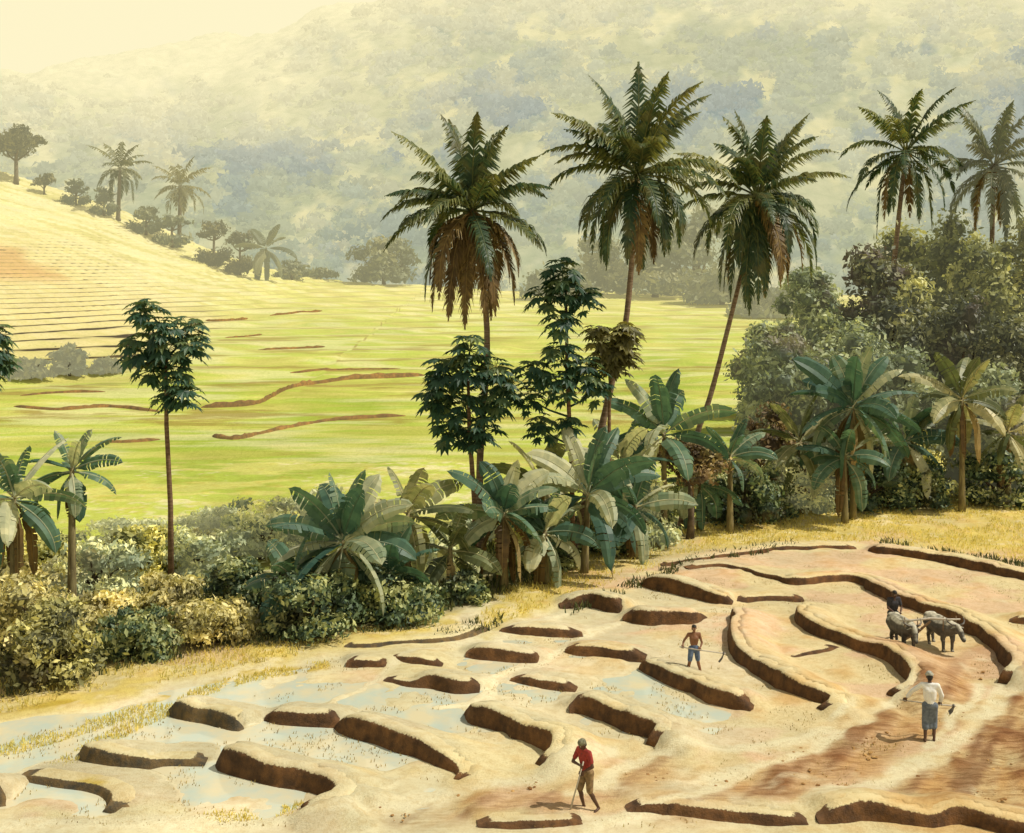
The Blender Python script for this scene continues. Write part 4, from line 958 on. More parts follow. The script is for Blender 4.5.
FAR = [
 ('hazy tree behind the tufted trees, left of the three beyond the terraces', 598, 238, 36, 285, L_FAR, 2200, 1.0, 312),
 ('hazy wide tree seen under the tallest palm, middle of the three beyond the terraces', 655, 228, 52, 275, L_FAR, 3000, 1.0, 325),
 ('hazy tree behind the short dark palm, right of the three beyond the terraces', 722, 262, 42, 255, L_FAR, 2400, 1.0, 335),
 ('hazy round tree at the far end of the terraces, left of the tall palms', 384, 236, 32, 296, L_FAR, 2200, 1.0, 292),
 ('hazy low tree behind the narrow tufted tree beyond the terraces', 560, 262, 40, 270, L_FAR, 2200, 1.0, 318),
 ('tallest hazy tree beyond the terraces, between the two tall palms', 695, 206, 46, 292, L_FAR, 2600, 1.0, 320),
 ('hazy tree at the left foot of the thicket beyond the terraces', 765, 288, 40, 225, L_FAR, 2400, .9, 345),
 ('pale low shrub on the ridge by the far round tree', 318, 268, 22, 299, L_FAR, 900, .8, 284),
 ('brown round topped tree on the ridge in the left corner', 16, 122, 30, 292, L_RIDGE, 2600, .8, 168),
 ('tree cut by the left edge on the ridge', -14, 126, 22, 290, L_RIDGE, 1600, .8, 168),
 ('olive shrub right of the brown round topped tree', 44, 172, 13, 290, L_RIDGE, 700, .6, 192),
 ('green shrub left of the hazy left palm', 76, 178, 15, 288, L_RIDGEG, 700, .6, 200),
 ('green shrub below the hazy left palm', 104, 186, 15, 286, L_RIDGEG, 700, .6, 210),
 ('grey shrub between the hazy ridge palms', 146, 204, 18, 286, L_FAR, 900, .7, 228),
 ('grey low shrub below the hazy right palm', 172, 212, 20, 284, L_FAR, 900, .7, 234),
 ('olive tree on the ridge right of the hazy right palm', 214, 220, 20, 278, L_RIDGE, 1200, .6, 244),
 ('dark olive tree on the ridge left of the spiky banana plant', 240, 226, 18, 274, L_RIDGE, 1100, .6, 256),
 ('pale shrub right of the spiky banana plant on the ridge', 292, 258, 18, 285, L_FAR, 800, .7, 278),
]
for i, (lb, px, yt, hw, Y, mt, n, s, yb) in enumerate(FAR):
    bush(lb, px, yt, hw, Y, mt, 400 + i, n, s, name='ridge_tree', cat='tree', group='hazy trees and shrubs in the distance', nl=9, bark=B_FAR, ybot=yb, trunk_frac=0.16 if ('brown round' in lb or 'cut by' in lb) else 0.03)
for i, (lb, px, yt, hw, Yp) in enumerate([('rounded green field bush, tallest of three left of the slim tree', 70, 343, 19, 376), ('low green field bush, leftmost of three', 30, 358, 24, 379), ('low green field bush beside the slim tree crown', 104, 358, 18, 374)]):
    q = solve_far(px, Yp)
    bush(lb, px, yt, hw, q.y, L_RIDGEG, 440 + i, 1200, .45, group='bushes on the green terraces', trunk_frac=0.03)

# ------------------------------------------------------------------ grass, ground cover, clods (stuff)
def blades(name, label, polys, n, hgt, mat, seed, wid=0.02, thin=None):
    rg = np.random.default_rng(seed); pts = []
    xs = [p[0] for q in polys for p in q]; ys = [p[1] for q in polys for p in q]
    g = [ground_pt(x, y) for q in polys for x, y in q]
    X = rg.uniform(min(p.x for p in g), max(p.x for p in g), n * 14); Y = rg.uniform(min(p.y for p in g), max(p.y for p in g), n * 14)
    PX = CX + X * F / Y; PY = HY + H * F / Y
    ok = np.zeros(len(X), bool)
    for q in polys: ok |= poly_sd(PX, PY, q) > 0
    ok &= fbm(X / .9, Y / .9, seed, 3) > (thin or 0.4)
    X, Y = X[ok][:n], Y[ok][:n]; m = len(X)
    az = rg.uniform(0, 6.28, m); h = hgt * rg.uniform(.5, 1.3, m); le = rg.uniform(0.1, .7, m) * h
    dx, dy = np.cos(az), np.sin(az); b = np.stack([X, Y, np.full(m, -0.01)], 1)
    w = np.stack([-dy, dx, 0 * dx], 1) * wid
    mid = b + np.stack([dx * le * .35, dy * le * .35, h * .6], 1); tip = b + np.stack([dx * le, dy * le, h], 1)
    V = np.stack([b - w, b + w, mid + w * .7, tip, mid - w * .7], 1).reshape(-1, 3)
    idx = np.arange(m * 5).reshape(m, 5)
    mb = MB(); mb.add_np(V, idx.tolist(), np.repeat(np.clip(rg.normal(.55, .2, m), 0, 1), 5).tolist())
    o = mb.build(name, mat, smooth=False)
    return tag(o, label, 'grass', kind='stuff')
G_STRAW = leaf_mat('straw_blade', lin(220, 200, 116, .9), lin(240, 224, 146, .95), lin(250, 240, 184, .95), 0.5, 0.8, spec=0.1)
G_GREEN = leaf_mat('weed_blade', (0.04, 0.06, 0.03), (0.10, 0.12, 0.05), (0.26, 0.25, 0.09), 0.3, 0.6)
V1 = [(470, 636), (585, 594), (655, 568), (790, 545), (870, 542), (1140, 578), (1140, 486), (960, 488), (760, 514), (620, 538), (490, 598)]
V2 = [(-120, 735), (0, 716), (170, 682), (330, 650), (450, 632), (440, 620), (300, 634), (100, 664), (-120, 700)]
blades('straw_grass', 'yellow straw grass growing on the verge of the field', [V1, V2], 20000, 0.17, G_STRAW, 5, 0.02, 0.36)
T1 = [[(30, 776), (110, 730), (180, 700), (190, 706), (115, 742), (40, 784)], [(-60, 760), (40, 735), (130, 708), (250, 672), (330, 660), (330, 668), (250, 682), (130, 720), (40, 748), (-60, 772)], [(200, 815), (330, 800), (330, 812), (220, 824)], [(0, 774), (110, 784), (112, 790), (0, 780)]]
blades('dry_grass', 'dry golden grass tufts on the low banks at the lower left', T1, 2600, 0.10, G_STRAW, 9, 0.016, 0.46)
T2 = [[(560, 610), (640, 578), (700, 556), (800, 541), (800, 547), (700, 566), (640, 590), (570, 616)], [(880, 541), (980, 556), (1060, 572), (1060, 580), (980, 564), (880, 547)], [(430, 638), (500, 614), (505, 628), (450, 640)], [(0, 700), (150, 664), (300, 642), (420, 632), (420, 626), (300, 632), (150, 652), (0, 690)], [(680, 526), (800, 514), (900, 502), (1100, 488), (1100, 470), (900, 480), (760, 498), (680, 512)]]
blades('weeds', 'green weeds along the foot of the thicket and the verge', T2, 9000, 0.26, G_GREEN, 13, 0.03, 0.42)

T3 = [[(-200, 690), (0, 680), (150, 650), (300, 632), (440, 618), (500, 596), (590, 556), (680, 520), (800, 510), (900, 492), (1200, 478), (1200, 455), (900, 465), (680, 485), (500, 545), (300, 580), (0, 610), (-200, 620)]]
blades('undergrowth', 'tangled dark undergrowth covering the ground below the bushes', T3, 16000, 0.34, G_GREEN, 17, 0.04, 0.3)

FP = [[(0, 826), (0, 740), (170, 700), (330, 660), (480, 636), (590, 600), (690, 562), (860, 548), (1030, 585), (1040, 830)]]
G_STUB = leaf_mat('stubble_blade', lin(150, 116, 62, .6), lin(204, 172, 104, .7), lin(240, 218, 150, .8), 0.3, 0.8, spec=0.1)
blades('stubble', 'short dry rice stubble sprinkled over the muddy plots', FP, 9000, 0.065, G_STUB, 23, 0.012, 0.55)

def clods():
    rg = np.random.default_rng(3)
    polys = [[(880, 800), (960, 745), (1012, 690), (1100, 660), (1100, 830), (930, 812)], [(640, 800), (760, 770), (860, 718), (925, 668), (985, 672), (965, 720), (880, 775), (790, 806), (660, 816)], [(380, 808), (520, 784), (700, 758), (690, 776), (520, 812), (400, 826)]]
    n = 60000; X = rg.uniform(-5, 18, n); Y = rg.uniform(26, 40, n); PX = CX + X * F / Y; PY = HY + H * F / Y
    ok = np.zeros(n, bool)
    for q in polys: ok |= poly_sd(PX, PY, q) > 0
    ok &= fbm(X / .8, Y / .8, 77, 3) > 0.5
    X, Y = X[ok][:1000], Y[ok][:1000]; mb = MB()
    base = np.array([(1, 0, 0), (-1, 0, 0), (0, 1, 0), (0, -1, 0), (0, 0, .8), (0, 0, -.6), (.6, .6, .5), (-.6, .6, .4), (.6, -.6, .45), (-.6, -.6, .5)])
    bm = bmesh.new()
    for p in base: bm.verts.new(p)
    h = bmesh.ops.convex_hull(bm, input=bm.verts); fs = [tuple(v.index for v in f.verts) for f in bm.faces]
    bm.verts.index_update(); fs = [tuple(v.index for v in f.verts) for f in bm.faces]; bv = np.array([v.co[:] for v in bm.verts]); bm.free()
    for x, y in zip(X, Y):
        s = 0.015 + 0.05 * rg.random() ** 3
        v = bv * s * rg.uniform(.7, 1.3, (len(bv), 3)); a = rg.uniform(0, 6.28); c, q = math.cos(a), math.sin(a)
        v = np.stack([v[:, 0] * c - v[:, 1] * q + x, v[:, 0] * q + v[:, 1] * c + y, v[:, 2] * .8 + s * .3], 1)
        mb.add_np(v, fs, [0.5] * len(bv))
    tag(mb.build('soil_clods', plain_mat('clod_soil', lin(214, 172, 108, .74), lin(140, 94, 52, .7), 1.5, 0.95), smooth=False), 'broken brown clods on the ploughed soil', 'soil', kind='stuff')
clods()

# ------------------------------------------------------------------ figures
def blob(name, caps, voxel, mat, parent=None, smooth_it=4):
    """one continuous skin grown over tapered limbs"""
    bm = bmesh.new()
    for c in caps:
        p0, r0, p1, r1 = Vector(c[0]), c[1], Vector(c[2]), c[3]
        d = p1 - p0; L = d.length
        q = d.to_track_quat('Z', 'Y').to_matrix().to_4x4() if L > 1e-5 else Matrix.Identity(4)
        rows = []; n = 12
        for k in range(5): ph = math.pi / 2 * (k / 4); rows.append((-r0 * math.cos(ph), r0 * math.sin(ph)))
        for k in range(5): ph = math.pi / 2 * (k / 4); rows.append((L + r1 * math.sin(ph), r1 * math.cos(ph)))
        M = Matrix.Translation(p0) @ q; ring = []
        for z, r in rows:
            r = max(r, 1e-4)
            ring.append([bm.verts.new(M @ Vector((math.cos(2 * math.pi * j / n) * r, math.sin(2 * math.pi * j / n) * r, z))) for j in range(n)])
        for a, b in zip(ring[:-1], ring[1:]):
            for j in range(n): bm.faces.new((a[j], a[(j + 1) % n], b[(j + 1) % n], b[j]))
        bm.faces.new(ring[0][::-1]); bm.faces.new(ring[-1])
    me = bpy.data.meshes.new('tmp'); bm.to_mesh(me); bm.free()
    o = bpy.data.objects.new('tmp', me); COL.objects.link(o)
    m = o.modifiers.new('r', 'REMESH'); m.mode = 'VOXEL'; m.voxel_size = voxel
    s = o.modifiers.new('s', 'SMOOTH'); s.iterations = smooth_it; s.factor = 0.5
    dg = bpy.context.evaluated_depsgraph_get()
    nm = bpy.data.meshes.new_from_object(o.evaluated_get(dg)); bpy.data.objects.remove(o)
    nm.name = name; nm.materials.clear(); nm.materials.append(mat)
    nm.polygons.foreach_set('use_smooth', [True] * len(nm.polygons))
    ob = bpy.data.objects.new(name, nm); COL.objects.link(ob)
    if parent: ob.parent = parent
    return ob

SKIN = plain_mat('brown_skin', (0.17, 0.075, 0.038), (0.22, 0.10, 0.05), 9, 0.5, bstr=0.05)
SKIND = plain_mat('dark_skin', (0.075, 0.036, 0.022), (0.10, 0.05, 0.03), 9, 0.5, bstr=0.05)
HAIR = plain_mat('black_hair', (0.012, 0.010, 0.009), (0.03, 0.025, 0.02), 60, 0.5)
M_EYE = plain_mat('eye_white', (0.5, 0.48, 0.42), (0.55, 0.5, 0.45), 5, 0.3, bstr=0)
RED = plain_mat('red_cotton', lin(176, 70, 58, .8), lin(140, 52, 50, .8), 14, 0.9)
KHAKI = plain_mat('khaki_cotton', lin(170, 140, 100, .7), lin(120, 98, 70, .7), 14, 0.9)
BLUE = plain_mat('blue_cotton', lin(120, 138, 168, .7), lin(84, 102, 136, .7), 14, 0.9)
WHITE = plain_mat('white_cotton', (0.80, 0.78, 0.72), (0.66, 0.66, 0.66), 10, 0.9)
GREYB = plain_mat('grey_blue_cloth', lin(128, 138, 150, .75), lin(98, 106, 118, .75), 12, 0.9)
CHAR = plain_mat('charcoal_cloth', (0.028, 0.028, 0.034), (0.05, 0.045, 0.05), 12, 0.9)
CLOTHH = plain_mat('head_cloth', lin(206, 204, 190, .75), lin(150, 152, 140, .75), 18, 0.9)
GREYH = plain_mat('grey_head_cloth', lin(150, 148, 120, .75), lin(92, 92, 76, .75), 18, 0.9)
WOOD = plain_mat('worn_wood', (0.16, 0.10, 0.055), (0.28, 0.19, 0.11), 14, 0.7)
WOODP = plain_mat('pale_wood', (0.36, 0.32, 0.26), (0.48, 0.42, 0.34), 14, 0.7)
IRON = plain_mat('dull_iron', (0.07, 0.065, 0.06), (0.14, 0.12, 0.10), 20, 0.55, spec=0.6)

def grip(h, axis, fore):
    """palm, four curled fingers and a thumb closing around a handle through h"""
    g = Vector(axis).normalized(); f = Vector(fore).normalized(); f = (f - g * f.dot(g))
    f = f.normalized() if f.length > 1e-3 else g.orthogonal().normalized(); s = g.cross(f); h = Vector(h)
    out = []
    def ring(a, r): return f * (-math.cos(a) * r) + s * (math.sin(a) * r)
    pc = h + ring(0, .034)
    for t in (-.028, -.009, .010, .029): out.append((pc + g * t - f * .045, .016, h + ring(.7, .036) + g * t, .013))
    for i, t in enumerate((-.036, -.012, .012, .035)):
        r = (.0085, .0095, .0098, .0092)[i]; k = (.85, 1, 1.06, .97)[i]
        pp = [h + ring(.7 + a * k, .034) + g * t for a in (0, .9, 1.9, 2.7)]
        for a, b in zip(pp[:-1], pp[1:]): out.append((a, r, b, r * .9))
    tp = [pc + g * .035 - f * .03, h + ring(-.7, .036) + g * .05, h + ring(-1.7, .034) + g * .045]
    for a, b in zip(tp[:-1], tp[1:]): out.append((a, .012, b, .010))
    return out

def person(label, loc, rz, J, skin, shirt=None, bottom=None, sarong=None, head=None, axes=((1, 0, 0), (1, 0, 0)), sc=1.0, sleeves=True, hair=True):
    """J: joints in a frame where the figure faces -y; left/right are image-left/-right when facing the viewer"""
    V = {k: Vector(v) for k, v in J.items()}
    th = thing('person', label, 'person', loc); th.rotation_euler.z = rz; th.scale = (sc,) * 3
    hd, nk, ch, pv = V['head'], V['neck'], V['chest'], V['pelvis']
    sl, sr, hl, hr = V['sl'], V['sr'], V['hl'], V['hr']
    up = (hd - nk).normalized(); fd = V.get('look', Vector((0, -1, 0))).normalized(); sd = fd.cross(up).normalized(); fd = up.cross(sd).normalized()
    caps = [(hl, .098, hr, .098), (pv, .10, (pv + ch) / 2, .092), ((pv + ch) / 2 - sd * .04, .088, ch - sd * .05, .105), ((pv + ch) / 2 + sd * .04, .088, ch + sd * .05, .105), (sl, .052, sr, .052), (ch, .11, nk, .055), (sl, .05, ch, .09), (sr, .05, ch, .09), (nk, .05, hd - up * .06, .048)]
    # head: skull, jaw, nose, ears, brow, lips
    caps += [(hd + up * .02 - fd * .012, .082, hd + up * .02 + fd * .012, .078), (hd - up * .01 + fd * .02, .066, hd - up * .075 + fd * .045, .040), (hd + fd * .088 + up * .008, .009, hd + fd * .103 - up * .022, .014), (hd + sd * .078, .012, hd + sd * .082 - up * .025, .010), (hd - sd * .078, .012, hd - sd * .082 - up * .025, .010), (hd + fd * .082 + up * .03 - sd * .03, .01, hd + fd * .082 + up * .03 + sd * .03, .01), (hd + fd * .085 - up * .052 - sd * .015, .009, hd + fd * .085 - up * .052 + sd * .015, .009)]
    for a, k, n_, t in (('hl', 'kl', 'al', 'tl'), ('hr', 'kr', 'ar', 'tr')):
        caps += [(V[a], .085, V[k], .054), (V[k], .054, V[k].lerp(V[n_], .35) + Vector((0, .012, 0)), .053), (V[k].lerp(V[n_], .35), .052, V[n_], .034), (V[n_] + Vector((0, .02, -.03)), .034, V[t], .026), (V[t] + (V[t] - V[n_]).normalized() * -.03, .032, V[t], .022)]
    for s_, e_, h_, ax in (('sl', 'el', 'wl', axes[0]), ('sr', 'er', 'wr', axes[1])):
        hnd = V[h_]; fo = (hnd - V[e_]).normalized(); wr = hnd - fo * .085
        caps += [(V[s_], .050, V[e_], .036), (V[e_], .037, V[e_].lerp(wr, .3), .036), (V[e_].lerp(wr, .3), .036, wr, .024), (wr, .024, hnd - fo * .05, .027)]
        caps += grip(hnd, ax, fo)
    blob('body', caps, 0.0105, skin, th, 3)
    for s in (-1, 1):
        e = hd + fd * .079 + up * .006 + sd * .031 * s
        blob('eye', [(e - sd * .004, .011, e + sd * .004, .011)], 0.003, M_EYE, th, 1)
    if hair: blob('hair', [(hd + up * .035 - fd * .018, .084, hd + up * .04 + fd * .010, .076), (hd - fd * .03 - up * .03, .072, hd - fd * .03 + up * .03, .08)], 0.009, HAIR, th, 3)
    if head == 'turban':
        blob('head_cloth', [(hd + up * .055 - fd * .025, .088, hd + up * .07 + fd * .02, .084)] + [(hd + up * .052 + (fd * math.cos(a) + sd * math.sin(a)) * .082, .026, hd + up * .056 + (fd * math.cos(a + .55) + sd * math.sin(a + .55)) * .082, .026) for a in [i * .524 for i in range(12)]], 0.009, CLOTHH, th, 2)
    if head == 'cloth':
        blob('head_cloth', [(hd + up * .04 - fd * .02, .09, hd + up * .055 + fd * .015, .082), (hd - fd * .05, .06, hd - fd * .065 - up * .07, .04)], 0.009, GREYH, th, 2)
    if shirt:
        g = .014
        cp = [(pv + Vector((0, 0, .02)), .112, (pv + ch) / 2, .10 + g), ((pv + ch) / 2 - sd * .04, .10 + g, ch - sd * .05, .108 + g), ((pv + ch) / 2 + sd * .04, .10 + g, ch + sd * .05, .108 + g), (sl, .054 + g, sr, .054 + g), (ch, .11 + g, nk - up * .03, .062), (sl, .055 + g, ch, .09 + g), (sr, .055 + g, ch, .09 + g)]
        f = 1.0 if sleeves == 'long' else 0.65
        for s_, e_, h_ in (('sl', 'el', 'wl'), ('sr', 'er', 'wr')):
            cp.append((V[s_], .054 + g, V[s_].lerp(V[e_], f), .043 + g))
            if sleeves == 'long': cp.append((V[e_], .042 + g, V[e_].lerp(V[h_], .55), .036 + g))
        blob('shirt', cp, 0.0115, shirt, th, 4)
    if bottom:
        cp = [(hl, .112, hr, .112), (pv, .112, pv + Vector((0, 0, .08)), .103)]
        for a, k in (('hl', 'kl'), ('hr', 'kr')): cp.append((V[a], .102, V[a].lerp(V[k], bottom[1]), .08))
        if bottom[1] > .95:
            for k, n_ in (('kl', 'al'), ('kr', 'ar')): cp.append((V[k], .078, V[k].lerp(V[n_], .55), .066))
        blob('shorts' if bottom[1] < .95 else 'trousers', cp, 0.0115, bottom[0], th, 4)
    if sarong:
        cp = [(hl, .114, hr, .114), (pv, .114, pv + Vector((0, 0, .08)), .104)]
        for a, k, n_ in (('hl', 'kl', 'al'), ('hr', 'kr', 'ar')): cp += [(V[a], .108, V[k], .09), (V[k], .09, V[k].lerp(V[n_], sarong[1]), .085)]
        m1 = (V['kl'] + V['kr']) / 2; cp += [(pv, .12, m1, .10), (m1, .10, m1.lerp((V['al'] + V['ar']) / 2, sarong[1]), .07)]
        blob('sarong', cp, 0.012, sarong[0], th, 4)
    return th

def hoe(label, a, b, down, blade_l=.22):
    """mattock: long handle from a to b, flat iron blade hanging from b along 'down'"""
    a, b, dn = Vector(a), Vector(b), Vector(down).normalized(); ax = (b - a).normalized()
    th = thing('hoe', label, 'hoe', a)
    mb = MB(); mb.tube([a, a.lerp(b, .5) + Vector((0, 0, -.01)), b + ax * .06], [.017, .018, .021], 8); mb.build('handle', WOODP, th)
    s = ax.cross(dn).normalized(); bb = MB(); t = ax * .012
    rows = []
    for l, w in ((-.03, .035), (.03, .05), (blade_l * .6, .085), (blade_l, .10)):
        c = b + dn * l - ax * .12 * (l / blade_l) ** 2
        rows.append([c - s * w - t * .6, c + s * w - t * .6, c + s * w + t * .6, c - s * w + t * .6])
    k = bb.quad_strip(rows, closed=True); bb.f += [(k + 3, k + 2, k + 1, k), (k + 12, k + 13, k + 14, k + 15)]
    bb.build('blade', IRON, th, smooth=False)
    cb = MB(); cb.tube([b - dn * .035, b + dn * .045], .03, 10); cb.build('socket', IRON, th)
    return th

def world(loc, rz, p, sc=1.0):
    return Vector(loc) + Matrix.Rotation(rz, 3, 'Z') @ (Vector(p) * sc)

# bare chested man, legs apart, carrying a hoe across his waist
l = ground_pt(694, 676); rz = R(6)
J = dict(head=(0.0, -.01, 1.55), neck=(0, .01, 1.41), chest=(0, 0, 1.22), pelvis=(0, 0, .90), sl=(-.175, .01, 1.36), sr=(.175, .01, 1.36), el=(-.34, .03, 1.12), er=(.25, -.05, 1.08),
         wl=(-.42, -.18, 1.0), wr=(.12, -.24, .92), hl=(-.085, 0, .88), hr=(.085, 0, .88), kl=(-.17, -.10, .49), kr=(.14, .03, .46), al=(-.20, .08, .09), ar=(.22, -.06, .08), tl=(-.23, -.07, .03), tr=(.26, -.22, .03), look=(-.1, -1, -.12))
ax = Vector((.54, -.06, -.08))
person('bare chested man in blue shorts carrying a hoe across his waist', l, rz, J, SKIN, bottom=(BLUE, .82), axes=(ax, ax), sc=.93)
ha, hb = Vector((-.50, -.171, .955)), Vector((.86, -.32, .82))
hb = Vector(J['wr']) + (Vector(J['wr']) - Vector(J['wl'])).normalized() * .78; ha = Vector(J['wl']) - (Vector(J['wr']) - Vector(J['wl'])).normalized() * .10
hoe('pale handled hoe carried level by the bare chested man', world(l, rz, ha, .93), world(l, rz, hb, .93), Vector((-.1, -.1, -1)), .27)

# man in red at the bottom edge, leaning over a hoe
l = ground_pt(586, 811); rz = R(-52)
J = dict(head=(.02, -.13, 1.55), neck=(.01, -.06, 1.42), chest=(0, -.035, 1.23), pelvis=(0, .02, .91), sl=(-.17, -.06, 1.37), sr=(.17, -.06, 1.37), el=(-.27, -.16, 1.08), er=(.29, -.06, 1.10),
         wl=(-.08, -.34, .99), wr=(.10, -.26, .95), hl=(-.085, .03, .88), hr=(.085, .03, .88), kl=(-.10, -.10, .48), kr=(.13, .00, .47), al=(-.11, .03, .09), ar=(.17, .22, .09), tl=(-.13, -.12, .03), tr=(.21, .08, .03), look=(-.1, -1, -.35))
axis = Vector((-.20, -.16, -.95)).normalized()
J['wl'] = tuple(Vector(J['wr']) - axis * .16 + Vector((0, 0, 0)))
person('man in a red shirt and khaki shorts at the bottom edge', l, rz, J, SKIND, shirt=RED, bottom=(KHAKI, .92), head='cloth', axes=(axis, axis))
a_ = Vector(J['wl']) - axis * .12; b_ = Vector(J['wr']) + axis * .93
hoe('hoe held upright by the man in red, blade on the ground', world(l, rz, a_), world(l, rz, b_), Matrix.Rotation(rz, 3, 'Z') @ Vector((-.25, -.9, -.25)))

# man in white seen from behind, turban, hoe held out to his left
l = ground_pt(930, 741); rz = R(180 - 12)
J = dict(head=(.0, -.10, 1.57), neck=(0, -.05, 1.43), chest=(0, -.03, 1.24), pelvis=(0, 0, .91), sl=(-.18, -.04, 1.38), sr=(.18, -.04, 1.38), el=(-.30, -.14, 1.10), er=(.42, -.14, 1.17),
         wl=(-.27, -.34, .82), wr=(.58, -.27, .88), hl=(-.085, 0, .88), hr=(.085, 0, .88), kl=(-.10, -.07, .48), kr=(.11, .01, .47), al=(-.09, .06, .09), ar=(.13, .14, .09), tl=(-.10, -.09, .03), tr=(.15, -.01, .03), look=(.1, -1, -.4))
ax = Vector(J['wl']) - Vector(J['wr'])
person('man in white shirt and turban seen from behind with a hoe', l, rz, J, SKIND, shirt=WHITE, sarong=(GREYB, .30), head='turban', axes=(ax, ax), sleeves='long', sc=1.04)
axn = ax.normalized()
hoe('dark hoe gripped by the man in white', world(l, rz, Vector(J['wr']) - axn * .12, 1.04), world(l, rz, Vector(J['wl']) + axn * .34, 1.04), Vector((.1, .2, -1)))

# ploughing pair
def buffalo(label, loc, rz, seed, mat, sc=1.0, head_turn=0.0):
    th = thing('buffalo', label, 'buffalo', loc, 'ploughing pair of buffaloes'); th.rotation_euler.z = rz; th.scale = (sc,) * 3
    # faces +x
    c = [((-.72, 0, 1.02), .27, (-.35, 0, .96), .34), ((-.35, 0, .94), .36, (.15, 0, .90), .38), ((.15, 0, .90), .38, (.55, 0, .98), .31), ((-.75, -.09, 1.10), .19, (-.75, .09, 1.10), .19), ((.42, 0, 1.18), .14, (.60, 0, 1.22), .13), ((-.3, 0, 1.20), .10, (.4, 0, 1.22), .10),
         ((.55, 0, 1.05), .26, (.92, .02 + head_turn * .3, 1.08), .17), ((.60, 0, .92), .20, (.90, .02 + head_turn * .3, .95), .12)]
    hx, hy, hz = .96, .02 + head_turn * .35, 1.10
    c += [((hx, hy, hz + .02), .135, (hx + .14, hy + head_turn * .15, hz - .14), .125), ((hx + .14, hy + head_turn * .15, hz - .14), .12, (hx + .25, hy + head_turn * .3, hz - .36), .092), ((hx + .25, hy + head_turn * .3, hz - .34), .094, (hx + .29, hy + head_turn * .33, hz - .40), .088)]
    for s in (-1, 1):
        c += [((hx + .02, hy + s * .12, hz + .02), .045, (hx - .02, hy + s * .27, hz - .03), .028)]      # ears
        f = .13 * s
        c += [((.48, .17 * s, .84), .15, (.46 + f * .6, .17 * s, .50), .088), ((.46 + f * .6, .17 * s, .50), .085, (.47 + f * .3, .17 * s, .44), .078), ((.47 + f * .3, .17 * s, .44), .072, (.46 + f * .2, .17 * s, .12), .055), ((.46 + f * .2, .17 * s, .12), .062, (.50 + f * .2, .17 * s, .05), .07)]
        c += [((-.66, .17 * s, .95), .21, (-.56 - f, .18 * s, .66), .13), ((-.56 - f, .18 * s, .66), .125, (-.76 - f, .17 * s, .42), .078), ((-.76 - f, .17 * s, .42), .075, (-.70 - f, .17 * s, .12), .055), ((-.70 - f, .17 * s, .12), .062, (-.65 - f, .17 * s, .05), .07)]
    c += [((-.98, 0, 1.08), .035, (-1.06, .02, .85), .025), ((-1.06, .02, .85), .022, (-1.05, .03, .55), .018), ((-1.05, .03, .55), .035, (-1.05, .03, .42), .02)]
    blob('body', c, 0.02, mat, th, 3)
    for s in (-1, 1):
        p = [(hx + .04, hy + s * .09, hz + .10), (hx + .0, hy + s * .25, hz + .14), (hx - .10, hy + s * .36, hz + .22), (hx - .20, hy + s * .36, hz + .34)]
        mb = MB(); mb.tube(p, [.045, .038, .027, .008], 8)
        hn = mb.build('horn', HORN); hn.parent = th
    return th
HORN = plain_mat('horn', (0.05, 0.045, 0.04), (0.14, 0.12, 0.10), 9, 0.4)
def hide_mat(name, a, b, back_light):
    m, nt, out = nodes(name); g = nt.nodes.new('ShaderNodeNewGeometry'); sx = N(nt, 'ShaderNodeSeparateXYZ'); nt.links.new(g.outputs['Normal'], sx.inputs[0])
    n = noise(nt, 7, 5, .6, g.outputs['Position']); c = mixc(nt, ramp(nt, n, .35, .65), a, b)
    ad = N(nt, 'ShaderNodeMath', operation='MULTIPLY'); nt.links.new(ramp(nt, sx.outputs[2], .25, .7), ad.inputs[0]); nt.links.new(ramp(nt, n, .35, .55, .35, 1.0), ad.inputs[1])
    c = mixc(nt, ad.outputs[0], c, back_light)        # sunlight on the upper back, painted into the hide colour
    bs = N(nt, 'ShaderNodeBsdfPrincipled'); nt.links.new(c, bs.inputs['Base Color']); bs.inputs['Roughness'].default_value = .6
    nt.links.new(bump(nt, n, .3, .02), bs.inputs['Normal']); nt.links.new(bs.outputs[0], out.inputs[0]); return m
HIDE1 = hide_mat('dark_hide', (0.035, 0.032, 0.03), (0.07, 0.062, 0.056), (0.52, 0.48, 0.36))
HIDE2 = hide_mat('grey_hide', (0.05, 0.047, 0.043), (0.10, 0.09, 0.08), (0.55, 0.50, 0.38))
hdg = R(-80); hv = Vector((math.cos(hdg), math.sin(hdg), 0)); sv = Vector((-hv.y, hv.x, 0))
b1 = ground_pt(903, 650); b2 = ground_pt(941, 649)
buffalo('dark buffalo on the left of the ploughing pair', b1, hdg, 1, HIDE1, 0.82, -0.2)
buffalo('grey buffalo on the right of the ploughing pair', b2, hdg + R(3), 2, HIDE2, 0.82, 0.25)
yk = thing('yoke', 'pale wooden yoke bar across the necks of the two buffaloes', 'yoke', b1 + hv * .53 + Vector((0, 0, 1.10)))
mb = MB(); p0 = b1 + hv * .53 + Vector((0, 0, 1.10)); p1 = b2 + hv * .53 + Vector((0, 0, 1.10)); d = (p1 - p0).normalized()
mb.tube([p0 - d * .35, p0, (p0 + p1) / 2 + Vector((0, 0, .05)), p1, p1 + d * .35], [.025, .035, .04, .035, .025], 8); mb.build('bar', WOODP, yk)
for p in (p0, p1):
    for s in (-1, 1):
        mb = MB(); q = p + d * .21 * s; mb.tube([q + Vector((0, 0, .1)), q + Vector((0, 0, -.35))], .016, 6); mb.build('peg', WOOD, yk)
